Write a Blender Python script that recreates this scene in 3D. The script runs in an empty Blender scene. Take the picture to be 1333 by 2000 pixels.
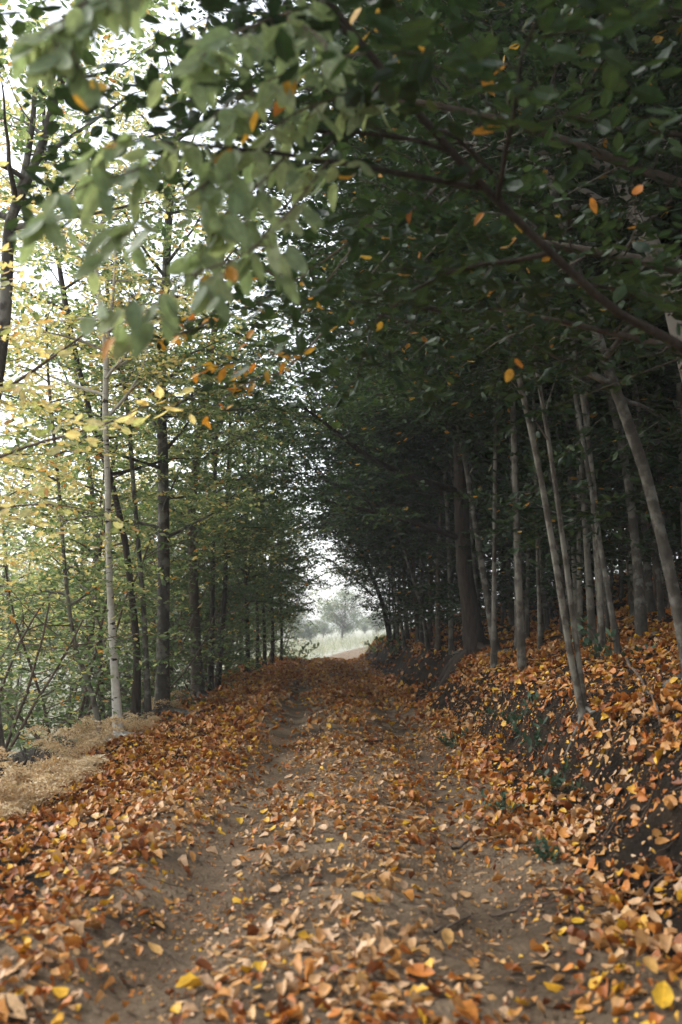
import bpy, math, random
import numpy as np
from mathutils import Vector

R = math.radians
SC = bpy.context.scene
COL = SC.collection
UP = np.array([0.0, 0.0, 1.0])
CAMZ = 1.32
FPX = 1944.0
TANP = 0.1106
PITCH = math.atan(TANP)

# ------------------------------------------------------------------ helpers
def nrm(v):
    v = np.asarray(v, float)
    return v / (np.linalg.norm(v) + 1e-9)

def at(px, py, Y):
    """world point seen at photo pixel (1333x2000) px,py at forward distance Y"""
    xr = (px - 666.5) / FPX
    yr = -(py - 1000.0) / FPX
    d = np.array([xr, math.cos(PITCH) - yr * math.sin(PITCH), math.sin(PITCH) + yr * math.cos(PITCH)])
    return np.array([0, 0, CAMZ]) + d * (Y / d[1])

def proj(p):
    x, y, z = p[0], p[1], p[2] - CAMZ
    f = y * math.cos(PITCH) + z * math.sin(PITCH)
    u = -y * math.sin(PITCH) + z * math.cos(PITCH)
    return 666.5 + FPX * x / f, 1000 - FPX * u / f

def sstep(a, b, x):
    t = np.clip((np.asarray(x, float) - a) / (b - a), 0, 1)
    return t * t * (3 - 2 * t)

# cheap smooth value noise (2d, vectorised)
_rs = np.random.RandomState(5)
_tab = _rs.rand(256, 256)
def vnoise(x, y):
    x = np.asarray(x, float); y = np.asarray(y, float)
    xi = np.floor(x).astype(int); yi = np.floor(y).astype(int)
    fx = x - xi; fy = y - yi
    fx = fx * fx * (3 - 2 * fx); fy = fy * fy * (3 - 2 * fy)
    a = _tab[xi & 255, yi & 255]; b = _tab[(xi + 1) & 255, yi & 255]
    c = _tab[xi & 255, (yi + 1) & 255]; d = _tab[(xi + 1) & 255, (yi + 1) & 255]
    return (a * (1 - fx) + b * fx) * (1 - fy) + (c * (1 - fx) + d * fx) * fy
def fbm(x, y, o=4):
    s = 0; a = .5
    for k in range(o):
        s = s + a * vnoise(x * 2 ** k + 17.3 * k, y * 2 ** k + 9.1 * k); a *= .5
    return s

def curve_x(y):
    """centre line of the track"""
    y = np.asarray(y, float)
    return -0.5 * sstep(13, 32, y) + 1.1 * sstep(37, 60, y) + 6.0 * sstep(50, 110, y)

BANK_U = [-400, -60, -25, -12, -8, -5, -3.4, -2.6, -1.6, -1.2, 0, 1.15, 1.45, 1.85, 2.5, 4.1, 8, 20, 60, 400]
BANK_Z = [-3.2, -3.0, -2.8, -2.35, -1.9, -1.0, -.35, -.06, 0.05, 0.03, 0, 0.02, .24, .70, .92, 1.4, 2.4, 5.2, 11, 13]
def ground(x, y):
    x = np.asarray(x, float); y = np.asarray(y, float)
    cx = curve_x(y)
    u = x - cx
    w = (fbm(y * .45, x * 0 + 3.1) - .47)
    uu = u - np.where(u > .8, 1, 0) * (w * .5 + np.clip(6.3 - y, 0, 6) * .12)
    z = np.interp(uu, BANK_U, BANK_Z)
    far = sstep(33.5, 50, y)
    z = z * np.where(u > 0, 1 - .75 * sstep(40, 75, y), 1 - .8 * sstep(30, 60, y)) - .62 * far
    # ruts, centre ridge
    tr = 1 - .6 * sstep(30, 45, y)
    wob = (vnoise(y * .5, y * 0 + 40) - .5) * .16
    z = z - tr * .07 * np.exp(-((u + .68 + wob) / .2) ** 2) - tr * .07 * np.exp(-((u - .72 + wob) / .22) ** 2)
    z = z + tr * .045 * np.exp(-((u - .02) / .25) ** 2) + tr * .04 * np.exp(-((u + 1.15) / .25) ** 2)
    amp = .03 + .10 * sstep(1.2, 2.2, np.abs(u)); rough = np.exp(-((u - 1.7) / .45) ** 2)
    z = z + amp * (fbm(x * 1.3, y * 1.3) - .47) * 1.6 + (.045 + .13 * rough) * (fbm(x * 5 + 30, y * 5) - .47) + .022 * (fbm(x * 15 + 3, y * 15, 2) - .37)
    # overhanging dark pocket in the cut bank
    z = z - .10 * np.exp(-((uu - 1.5) / .16) ** 2) * sstep(.45, .6, vnoise(y * .9, y * 0 + 11))
    return z

def gz(x, y):
    return float(ground(np.array([x]), np.array([y]))[0])

# ------------------------------------------------------------------ mesh building
class MB:
    def __init__(s):
        s.V = []; s.T = []; s.A = []; s.n = 0
    def add(s, v, t, a=None):
        v = np.asarray(v, float); t = np.asarray(t, int)
        s.V.append(v); s.T.append(t + s.n); s.n += len(v)
        s.A.append(np.zeros((len(v), 3)) if a is None else a)
    def tube(s, pts, rad, n=6, rng=None, lump=0.0, caps=False):
        pts = np.asarray(pts, float); m = len(pts)
        rad = np.broadcast_to(np.asarray(rad, float), (m,)) if np.ndim(rad) else np.full(m, rad)
        tg = np.gradient(pts, axis=0)
        tg /= np.linalg.norm(tg, axis=1)[:, None] + 1e-9
        ref = np.array([0.31, 0.95, 0.05]) if abs(tg[0][2]) > .5 else UP
        a = np.cross(tg, ref); a /= np.linalg.norm(a, axis=1)[:, None] + 1e-9
        b = np.cross(tg, a)
        th = np.linspace(0, 2 * math.pi, n, endpoint=False)
        rr = rad[:, None] * np.ones((m, n))
        if lump and rng is not None:
            ph = rng.rand(4) * 6.28
            ii = np.arange(m)[:, None]
            rr = rr * (1 + lump * (np.sin(th[None] * 2 + ph[0] + ii * .35) * .6 + np.sin(th[None] * 3 + ph[1] - ii * .5) * .4 + (rng.rand(m, n) - .5) * .8))
        v = pts[:, None] + rr[..., None] * (np.cos(th)[None, :, None] * a[:, None] + np.sin(th)[None, :, None] * b[:, None])
        v = v.reshape(-1, 3)
        i = np.arange(m - 1)[:, None] * n; k = np.arange(n)[None]
        k2 = (k + 1) % n
        q = np.stack([i + k, i + k2, i + n + k2, i + n + k], -1).reshape(-1, 4)
        t = np.concatenate([q[:, [0, 1, 2]], q[:, [0, 2, 3]]])
        if caps:
            t = np.concatenate([t, [[(m - 1) * n, (m - 1) * n + j, (m - 1) * n + j + 1] for j in range(1, n - 1)]])
        s.add(v, t)
    def mesh(s, name, mat, smooth=True):
        me = bpy.data.meshes.new(name)
        V = np.concatenate(s.V); T = np.concatenate(s.T); A = np.concatenate(s.A)
        me.vertices.add(len(V)); me.vertices.foreach_set('co', V.astype(np.float32).ravel())
        me.loops.add(len(T) * 3); me.loops.foreach_set('vertex_index', T.astype(np.int32).ravel())
        me.polygons.add(len(T))
        me.polygons.foreach_set('loop_start', np.arange(0, len(T) * 3, 3, dtype=np.int32))
        me.polygons.foreach_set('loop_total', np.full(len(T), 3, dtype=np.int32))
        at_ = me.attributes.new('leaf', 'FLOAT_VECTOR', 'POINT')
        at_.data.foreach_set('vector', A.astype(np.float32).ravel())
        me.update(calc_edges=True)
        me.polygons.foreach_set('use_smooth', np.full(len(T), smooth))
        me.materials.append(mat)
        return me
    def build(s, name, mat, parent=None, smooth=True):
        o = bpy.data.objects.new(name, s.mesh(name, mat, smooth))
        COL.objects.link(o)
        if parent is not None: o.parent = parent
        return o

def leaf_template(rows, fold=.12, curl=0.0, twist=0.0, cup=0.0):
    """unit-length leaf along +y; rows = (t, halfwidth left, halfwidth right)"""
    V = []; A = []; T = []
    prev = None
    for (t, hl, hr) in rows:
        ang = curl * t
        if abs(curl) > 1e-4:
            y = math.sin(ang) / curl; z = (1 - math.cos(ang)) / curl
        else:
            y, z = t, 0.0
        tw = twist * t
        def P(x, h):
            return (x * math.cos(tw), y, z + h + x * math.sin(tw))
        if hl == 0 and hr == 0:
            V.append(P(0, 0)); A.append((0, 0, t)); cur = [len(V) - 1]
        else:
            i = len(V)
            V += [P(-hl, fold * hl * 2 + cup * hl * hl), P(0, 0), P(hr, fold * hr * 2 + cup * hr * hr)]
            A += [(0, -1, t), (0, 0, t), (0, 1, t)]
            cur = [i, i + 1, i + 2]
        if prev is not None:
            if len(prev) == 1 and len(cur) == 3:
                T += [(prev[0], cur[1], cur[0]), (prev[0], cur[2], cur[1])]
            elif len(prev) == 3 and len(cur) == 3:
                for j in (0, 1):
                    T += [(prev[j], prev[j + 1], cur[j + 1]), (prev[j], cur[j + 1], cur[j])]
            elif len(prev) == 3:
                T += [(prev[0], prev[1], cur[0]), (prev[1], prev[2], cur[0])]
        prev = cur
    return np.array(V, float), np.array(T, int), np.array(A, float)

LEAF_LOW = leaf_template([(0, 0, 0), (.42, .24, .24), (1, 0, 0)], fold=.15, curl=.4)
LEAF_MID = leaf_template([(0, 0, 0), (.25, .20, .21), (.6, .23, .22), (1, 0, 0)], fold=.14, curl=.7)
def serr(n, w, seed=0, skew=.0):
    rr = np.random.RandomState(seed)
    rows = [(0, 0, 0), (.035, .012, .012)]
    for k in range(n):
        t = .06 + .9 * (k + .5) / n
        b = w * math.sin(math.pi * min(1, t) ** .8) ** .75
        z = .93 if k % 2 else 1.05
        rows.append((t, b * z * (1 + rr.uniform(-.05, .05)), b * z * (1 + rr.uniform(-.05, .05))))
    rows.append((1, 0, 0))
    return rows
LEAF_HI = [leaf_template(serr(13, .215, 1), fold=.10, curl=.5), leaf_template(serr(13, .20, 2), fold=.16, curl=.9, twist=.2),
           leaf_template(serr(12, .235, 3), fold=.05, curl=.25, twist=-.25), leaf_template(serr(13, .21, 4), fold=.2, curl=-.3)]
LITTER = []
for k, (cu, tw, cp, fo, w) in enumerate([(.3, .2, 1.2, .05, .32), (1.0, -.4, .6, .1, .28), (1.9, .5, 1.8, .2, .30), (-.9, .3, -1.2, -.08, .31),
                                         (.6, 1.2, 2.2, .25, .27), (2.6, -.3, 2.6, .3, .33), (-.4, -.9, .4, .3, .36), (.2, .1, -.8, -.05, .40),
                                         (1.4, .9, 3.2, .45, .30), (-1.6, -.5, -2.0, -.2, .34)]):
    LITTER.append(leaf_template(serr(6, w * 1.08, 20 + k), fold=fo * .8, curl=cu * .55, twist=tw * .8, cup=cp))

LITTER += [leaf_template([(0, 0, 0), (.10, .02, .02), (.22, .30, .34), (.34, .16, .15), (.50, .42, .36), (.62, .17, .18), (.80, .12, .10), (1, 0, 0)], fold=.1, curl=.4, cup=.9),
           leaf_template([(0, 0, 0), (.2, .22, .10), (.4, .33, .26), (.6, .20, .30), (.78, .14, .20), (.9, .03, .05), (1, 0, 0)], fold=.2, curl=.9, twist=.5, cup=1.6)]

def place(mb, tmpl, P, D, N, S, rnd, XS=None):
    V, T, A = tmpl
    P = np.asarray(P); D = np.asarray(D); N = np.asarray(N); S = np.asarray(S); rnd = np.asarray(rnd)
    if len(P) == 0: return
    D = D / (np.linalg.norm(D, axis=1)[:, None] + 1e-9)
    X = np.cross(D, N); X /= np.linalg.norm(X, axis=1)[:, None] + 1e-9
    Z = np.cross(X, D)
    if XS is not None: X = X * XS[:, None]; Z = Z * (1.6 - .6 * XS[:, None])
    v = P[:, None] + S[:, None, None] * (V[None, :, 0:1] * X[:, None] + V[None, :, 1:2] * D[:, None] + V[None, :, 2:3] * Z[:, None])
    k = len(P); m = len(V)
    t = (T[None] + (np.arange(k) * m)[:, None, None]).reshape(-1, 3)
    a = np.broadcast_to(A[None], (k, m, 3)).copy(); a[..., 0] = rnd[:, None]
    mb.add(v.reshape(-1, 3), t, a.reshape(-1, 3))

class Leaves:
    def __init__(s): s.P = []; s.D = []; s.N = []; s.S = []
    def add(s, P, D, N, S):
        s.P.append(P); s.D.append(D); s.N.append(N); s.S.append(S)
    def count(s): return sum(len(p) for p in s.P)
    def to_mb(s, rng, tmpls, lo=0.0, hi=1.0):
        mb = MB()
        P = np.concatenate(s.P); D = np.concatenate(s.D); N = np.concatenate(s.N); S = np.concatenate(s.S)
        rnd = lo + (hi - lo) * rng.rand(len(P))
        pick = rng.randint(0, len(tmpls), len(P))
        for k, t in enumerate(tmpls):
            m = pick == k
            place(mb, t, P[m], D[m], N[m], S[m], rnd[m])
        return mb

# ------------------------------------------------------------------ materials
def newmat(name):
    m = bpy.data.materials.new(name); m.use_nodes = True
    nt = m.node_tree; nt.nodes.clear()
    return m, nt, nt.nodes, nt.links
def nd(nt, typ, **kw):
    n = nt.nodes.new(typ)
    for k, v in kw.items():
        if k.startswith('i_'):
            key = k[2:]
            n.inputs[int(key) if key.isdigit() else key].default_value = v
        else: setattr(n, k, v)
    return n
def ramp(nt, stops, interp='LINEAR'):
    n = nt.nodes.new('ShaderNodeValToRGB'); cr = n.color_ramp; cr.interpolation = interp
    while len(cr.elements) < len(stops): cr.elements.new(.5)
    for e, (p, c) in zip(cr.elements, stops):
        e.position = p; e.color = (*c, 1)
    return n

def mat_leaf(name, stops, trans=.4, rough=.55, spec=.3, vein=True, tgain=(1.2, 1.2, .85)):
    m, nt, N, L = newmat(name)
    a = nd(nt, 'ShaderNodeAttribute', attribute_name='leaf')
    sp = nd(nt, 'ShaderNodeSeparateXYZ'); L.new(a.outputs['Vector'], sp.inputs[0])
    rp = ramp(nt, stops); L.new(sp.outputs[0], rp.inputs[0])
    col = rp.outputs[0]
    # blotchy surface tone
    tc = nd(nt, 'ShaderNodeTexCoord'); nz = nd(nt, 'ShaderNodeTexNoise', i_Scale=38.0, i_Detail=3.0)
    L.new(tc.outputs['Object'], nz.inputs['Vector'])
    mr = nd(nt, 'ShaderNodeMapRange', i_1=.3, i_2=.7, i_3=.72, i_4=1.22); L.new(nz.outputs[0], mr.inputs[0])
    mx = nd(nt, 'ShaderNodeMix', data_type='RGBA', blend_type='MULTIPLY'); mx.inputs['Factor'].default_value = 1
    L.new(col, mx.inputs['A']); L.new(mr.outputs[0], mx.inputs['B']); col = mx.outputs['Result']
    if vein:
        # midrib and side veins from the leaf's own coordinates
        ab = nd(nt, 'ShaderNodeMath', operation='ABSOLUTE'); L.new(sp.outputs[1], ab.inputs[0])
        m1 = nd(nt, 'ShaderNodeMapRange', i_1=.03, i_2=.10, i_3=1.0, i_4=0.0); L.new(ab.outputs[0], m1.inputs[0])
        ml = nd(nt, 'ShaderNodeMath', operation='MULTIPLY_ADD', i_1=-.16); L.new(ab.outputs[0], ml.inputs[0]); L.new(sp.outputs[2], ml.inputs[2])
        fr = nd(nt, 'ShaderNodeMath', operation='MULTIPLY', i_1=11.0); L.new(ml.outputs[0], fr.inputs[0])
        fc = nd(nt, 'ShaderNodeMath', operation='FRACT'); L.new(fr.outputs[0], fc.inputs[0])
        m2 = nd(nt, 'ShaderNodeMapRange', i_1=.0, i_2=.22, i_3=.6, i_4=0.0); L.new(fc.outputs[0], m2.inputs[0])
        mm = nd(nt, 'ShaderNodeMath', operation='MAXIMUM'); L.new(m1.outputs[0], mm.inputs[0]); L.new(m2.outputs[0], mm.inputs[1])
        g = nd(nt, 'ShaderNodeMapRange', i_1=0.0, i_2=1.0, i_3=1.0, i_4=1.35); L.new(mm.outputs[0], g.inputs[0])
        mx2 = nd(nt, 'ShaderNodeMix', data_type='RGBA', blend_type='MULTIPLY'); mx2.inputs['Factor'].default_value = 1
        L.new(col, mx2.inputs['A']); L.new(g.outputs[0], mx2.inputs['B']); col = mx2.outputs['Result']
    p = nd(nt, 'ShaderNodeBsdfPrincipled', i_Roughness=rough); p.inputs['Specular IOR Level'].default_value = spec
    L.new(col, p.inputs['Base Color'])
    o = nd(nt, 'ShaderNodeOutputMaterial')
    if trans > 0:
        tg = nd(nt, 'ShaderNodeMix', data_type='RGBA', blend_type='MULTIPLY'); tg.inputs['Factor'].default_value = 1
        tg.inputs['B'].default_value = (*tgain, 1); L.new(col, tg.inputs['A'])
        t = nd(nt, 'ShaderNodeBsdfTranslucent'); L.new(tg.outputs['Result'], t.inputs[0])
        mix = nd(nt, 'ShaderNodeMixShader', i_0=trans)
        L.new(p.outputs[0], mix.inputs[1]); L.new(t.outputs[0], mix.inputs[2]); L.new(mix.outputs[0], o.inputs[0])
    else:
        L.new(p.outputs[0], o.inputs[0])
    return m

def mat_bark(name, c1, c2, patch=None, patch_amt=.5, scale=14, zs=.25, bump=.6, bands=None):
    m, nt, N, L = newmat(name)
    tc = nd(nt, 'ShaderNodeTexCoord')
    mp = nd(nt, 'ShaderNodeMapping'); mp.inputs['Scale'].default_value = (1, 1, zs); L.new(tc.outputs['Object'], mp.inputs[0])
    nz = nd(nt, 'ShaderNodeTexNoise', i_Scale=scale, i_Detail=6.0, i_Roughness=.65); L.new(mp.outputs[0], nz.inputs['Vector'])
    rp = ramp(nt, [(.3, c1), (.7, c2)]); L.new(nz.outputs[0], rp.inputs[0]); col = rp.outputs[0]
    if patch is not None:
        n2 = nd(nt, 'ShaderNodeTexNoise', i_Scale=5.5, i_Detail=4.0, i_Roughness=.6); L.new(tc.outputs['Object'], n2.inputs['Vector'])
        mr = nd(nt, 'ShaderNodeMapRange', i_1=.62 - .25 * patch_amt, i_2=.72 - .25 * patch_amt); L.new(n2.outputs[0], mr.inputs[0])
        mx = nd(nt, 'ShaderNodeMix', data_type='RGBA'); L.new(mr.outputs[0], mx.inputs['Factor']); L.new(col, mx.inputs['A']); mx.inputs['B'].default_value = (*patch, 1)
        col = mx.outputs['Result']
    if bands is not None:
        mb_ = nd(nt, 'ShaderNodeMapping'); mb_.inputs['Scale'].default_value = (5, 5, 13); L.new(tc.outputs['Object'], mb_.inputs[0])
        n3 = nd(nt, 'ShaderNodeTexNoise', i_Scale=1.3, i_Detail=3.0, i_Roughness=.6); L.new(mb_.outputs[0], n3.inputs['Vector'])
        mr = nd(nt, 'ShaderNodeMapRange', i_1=.60, i_2=.645); L.new(n3.outputs[0], mr.inputs[0])
        mx = nd(nt, 'ShaderNodeMix', data_type='RGBA'); L.new(mr.outputs[0], mx.inputs['Factor']); L.new(col, mx.inputs['A']); mx.inputs['B'].default_value = (*bands, 1)
        col = mx.outputs['Result']
    p = nd(nt, 'ShaderNodeBsdfPrincipled', i_Roughness=.85); p.inputs['Specular IOR Level'].default_value = .2
    L.new(col, p.inputs['Base Color'])
    b = nd(nt, 'ShaderNodeBump', i_Strength=bump, i_Distance=.02); L.new(nz.outputs[0], b.inputs['Height']); L.new(b.outputs[0], p.inputs['Normal'])
    o = nd(nt, 'ShaderNodeOutputMaterial'); L.new(p.outputs[0], o.inputs[0])
    return m

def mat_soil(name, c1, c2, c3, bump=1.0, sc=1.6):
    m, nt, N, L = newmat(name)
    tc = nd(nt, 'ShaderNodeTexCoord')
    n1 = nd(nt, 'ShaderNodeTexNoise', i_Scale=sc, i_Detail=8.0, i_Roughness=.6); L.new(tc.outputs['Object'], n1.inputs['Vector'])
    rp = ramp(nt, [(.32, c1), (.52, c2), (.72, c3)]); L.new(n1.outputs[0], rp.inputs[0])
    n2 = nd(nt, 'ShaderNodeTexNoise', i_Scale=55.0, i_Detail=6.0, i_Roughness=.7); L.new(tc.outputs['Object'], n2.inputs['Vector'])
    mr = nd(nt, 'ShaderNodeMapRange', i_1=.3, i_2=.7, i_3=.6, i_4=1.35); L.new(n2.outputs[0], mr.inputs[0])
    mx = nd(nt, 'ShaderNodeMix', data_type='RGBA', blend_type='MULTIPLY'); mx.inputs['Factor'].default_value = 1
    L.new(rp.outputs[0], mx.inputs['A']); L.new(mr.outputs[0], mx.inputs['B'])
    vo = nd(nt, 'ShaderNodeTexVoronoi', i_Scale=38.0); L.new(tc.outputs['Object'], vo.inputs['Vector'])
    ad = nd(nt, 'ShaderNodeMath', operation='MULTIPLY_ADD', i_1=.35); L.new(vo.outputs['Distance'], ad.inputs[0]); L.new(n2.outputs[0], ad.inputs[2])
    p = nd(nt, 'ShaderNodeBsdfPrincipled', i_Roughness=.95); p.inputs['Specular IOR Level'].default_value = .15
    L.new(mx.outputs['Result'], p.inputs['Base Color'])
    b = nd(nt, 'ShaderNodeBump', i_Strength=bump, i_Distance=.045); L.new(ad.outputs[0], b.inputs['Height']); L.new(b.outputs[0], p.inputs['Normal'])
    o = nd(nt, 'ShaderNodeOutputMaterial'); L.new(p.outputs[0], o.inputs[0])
    return m

G_DARK = (.055, .088, .04); G_MID = (.095, .14, .06); G_LITE = (.15, .20, .09)
YEL = (.50, .33, .06); ORA = (.45, .16, .025); RUST = (.20, .07, .02); OLIVE = (.17, .17, .05)
M = {}
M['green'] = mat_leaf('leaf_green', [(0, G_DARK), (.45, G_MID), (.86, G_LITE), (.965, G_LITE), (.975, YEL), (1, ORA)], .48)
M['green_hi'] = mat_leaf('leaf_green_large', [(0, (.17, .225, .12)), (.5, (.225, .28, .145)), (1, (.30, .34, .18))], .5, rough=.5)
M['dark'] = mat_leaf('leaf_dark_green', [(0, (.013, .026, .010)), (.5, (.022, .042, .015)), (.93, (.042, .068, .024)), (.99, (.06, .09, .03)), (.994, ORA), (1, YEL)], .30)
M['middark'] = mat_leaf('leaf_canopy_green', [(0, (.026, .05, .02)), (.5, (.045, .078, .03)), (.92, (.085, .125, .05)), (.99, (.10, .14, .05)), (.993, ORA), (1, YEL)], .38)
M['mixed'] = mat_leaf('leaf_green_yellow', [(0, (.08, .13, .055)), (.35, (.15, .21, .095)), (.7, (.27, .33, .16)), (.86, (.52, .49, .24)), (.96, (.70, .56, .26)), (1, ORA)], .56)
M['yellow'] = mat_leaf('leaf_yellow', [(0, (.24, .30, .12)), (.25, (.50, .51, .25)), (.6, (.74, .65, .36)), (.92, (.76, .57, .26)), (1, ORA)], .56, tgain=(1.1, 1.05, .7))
M['gold'] = mat_leaf('leaf_gold', [(0, (.55, .34, .05)), (.6, (.5, .25, .03)), (1, (.42, .13, .02))], .4, tgain=(1.1, 1.0, .7))
M['litter'] = mat_leaf('fallen_leaf', [(0, (.075, .026, .010)), (.10, (.18, .055, .014)), (.28, (.40, .125, .018)), (.45, (.50, .21, .04)), (.58, (.46, .25, .09)),
                                       (.72, (.50, .30, .15)), (.84, (.56, .37, .22)), (.93, (.56, .29, .02)), (1, (.64, .38, .03))], .12, rough=.5, spec=.35, tgain=(1, .9, .7))
M['bracken'] = mat_leaf('dry_bracken', [(0, (.34, .21, .10)), (.35, (.54, .39, .21)), (.75, (.68, .54, .34)), (1, (.74, .62, .44))], .3, vein=False, tgain=(1, .95, .8))
M['grass'] = mat_leaf('meadow_grass', [(0, (.26, .29, .20)), (.5, (.38, .38, .28)), (1, (.50, .47, .37))], .3, vein=False)
M['bramble'] = mat_leaf('bramble_leaf', [(0, (.02, .045, .025)), (.6, (.045, .085, .05)), (1, (.09, .14, .085))], .25)
M['farleaf'] = mat_leaf('far_leaf', [(0, (.12, .16, .10)), (.6, (.19, .23, .14)), (1, (.34, .33, .20))], .35, vein=False)
M['birch'] = mat_bark('birch_bark', (.36, .33, .28), (.58, .55, .49), scale=9, zs=1.5, bump=.3, bands=(.035, .028, .024))
M['greybark'] = mat_bark('grey_bark', (.03, .025, .02), (.09, .078, .062), patch=(.155, .145, .12), patch_amt=.45, zs=.5)
M['palebark'] = mat_bark('pale_bark', (.036, .029, .022), (.088, .074, .057), patch=(.155, .143, .115), patch_amt=.7, zs=.6, bump=.4)
M['mottled'] = mat_bark('mottled_bark', (.09, .072, .055), (.20, .17, .135), patch=(.30, .27, .23), patch_amt=.9, zs=.8, bands=(.06, .05, .04))
M['darkbark'] = mat_bark('dark_bark', (.018, .013, .01), (.06, .044, .032), scale=26, zs=.22, bump=1.0)
M['brownbark'] = mat_bark('brown_bark', (.05, .036, .026), (.12, .092, .068), patch=(.18, .165, .13), patch_amt=.3, zs=.4)
M['twig'] = mat_bark('twig_bark', (.06, .042, .03), (.15, .11, .08), bump=.2)
M['soil'] = mat_soil('track_soil', (.09, .062, .039), (.23, .163, .102), (.39, .288, .185))
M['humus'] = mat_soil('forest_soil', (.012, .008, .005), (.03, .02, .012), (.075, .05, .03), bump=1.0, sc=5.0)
M['meadow'] = mat_soil('meadow_ground', (.30, .31, .23), (.40, .39, .31), (.50, .47, .40), sc=.35)
M['stone'] = mat_soil('stone', (.14, .135, .12), (.24, .225, .20), (.33, .31, .28), sc=6)

# ------------------------------------------------------------------ tagging
USED = {}
def tag(o, label=None, cat=None, group=None, kind=None):
    if label: o['label'] = label
    if cat: o['category'] = cat
    if group: o['group'] = group
    if kind: o['kind'] = kind
    return o
def empty(name, loc):
    o = bpy.data.objects.new(name, None); COL.objects.link(o); o.location = tuple(loc)
    o.empty_display_size = .2
    return o
def copy_tree(o, parent=None):
    c = o.copy(); COL.objects.link(c); c.parent = parent
    for ch in list(o.children): copy_tree(ch, c)
    return c

# ------------------------------------------------------------------ tree growing
def grow(rng, p, d, L, n=6, wob=.12, trop=.03):
    pts = [np.array(p, float)]; d = nrm(d)
    for k in range(n):
        d = nrm(d + rng.normal(0, wob, 3) + UP * trop)
        pts.append(pts[-1] + d * L / n)
    return np.array(pts)

def interp(pts, f):
    k = f * (len(pts) - 1); i = min(int(k), len(pts) - 2); t = k - i
    return pts[i] * (1 - t) + pts[i + 1] * t, nrm(pts[i + 1] - pts[i])

def twig_leaves(LV, rng, p, d, L, ls, leaf, droop=.3, jit=.55, tip=True):
    n = max(2, int(L / ls))
    s = (np.arange(n) + .6) / n * L
    side = np.cross(d, UP); side = side / (np.linalg.norm(side) + 1e-6)
    sg = np.where(np.arange(n) % 2 == 0, 1.0, -1.0)
    bend = -droop * .5 * (s / L) ** 2 * L
    P = p + d * s[:, None] + UP * bend[:, None]
    D = d * .55 + side * sg[:, None] * .85 + rng.normal(0, jit * .6, (n, 3)) - UP * droop
    N = UP + rng.normal(0, jit, (n, 3))
    LV.add(P, D, N, leaf * rng.uniform(.65, 1.2, n))

def spray(W, LV, rng, pts, r0, r1, l2=.8, sp2=.24, l3=.28, sp3=.14, ls=.05, leaf=.09, start=.15, droop=.3, jit=.55, nside=5, flat=.25, fine=False):
    m = len(pts); L = np.linalg.norm(np.diff(pts, axis=0), axis=1).sum()
    W.tube(pts, np.linspace(r0, r1, m), nside)
    f = start; sg = 1 if rng.rand() < .5 else -1
    while f < 1:
        p, t = interp(pts, f)
        side = np.cross(t, UP); side = nrm(side) * sg; sg = -sg
        ll = l2 * (1 - .55 * f) * rng.uniform(.6, 1.25)
        d = nrm(t * .65 + side * .85 + rng.normal(0, flat, 3))
        sub = grow(rng, p, d, ll, 4, .13, -.03)
        W.tube(sub, np.linspace(max(.0035, r1 * .8), .0018, 5), 3)
        g = .12; s2 = 1
        while g < 1:
            q, u = interp(sub, g)
            sd = nrm(np.cross(u, UP)) * s2; s2 = -s2
            dd = nrm(u * .6 + sd * .9 + rng.normal(0, flat, 3))
            lt = l3 * (1 - .4 * g) * rng.uniform(.6, 1.3)
            if fine: W.tube(np.array([q, q + dd * lt * .5, q + dd * lt - UP * droop * .4 * lt]), [.0018, .0014, .001], 3)
            twig_leaves(LV, rng, q, dd, lt, ls, leaf, droop, jit)
            g += sp3 / ll * rng.uniform(.7, 1.3)
        q, u = interp(sub, .999)
        twig_leaves(LV, rng, q, u, l3, ls, leaf, droop, jit)
        f += sp2 / L * rng.uniform(.7, 1.3)
    p, t = interp(pts, .999)
    twig_leaves(LV, rng, p, t, l3 * 1.3, ls, leaf, droop, jit)

def stem_radii(n, r0, r1, flare=.6):
    t = np.linspace(0, 1, n)
    return (r0 + (r1 - r0) * t ** .9) * (1 + flare * np.exp(-t * 22))

def smooth_path(ctrl, n):
    """catmull-rom through control points"""
    c = np.array(ctrl, float)
    c = np.vstack([2 * c[0] - c[1], c, 2 * c[-1] - c[-2]])
    out = []
    m = len(c) - 3
    for k in range(n):
        s = k / (n - 1) * m; i = min(int(s), m - 1); t = s - i
        p0, p1, p2, p3 = c[i:i + 4]
        out.append(.5 * (2 * p1 + (p2 - p0) * t + (2 * p0 - 5 * p1 + 4 * p2 - p3) * t * t + (3 * p1 - p0 - 3 * p2 + p3) * t ** 3))
    return np.array(out)

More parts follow.
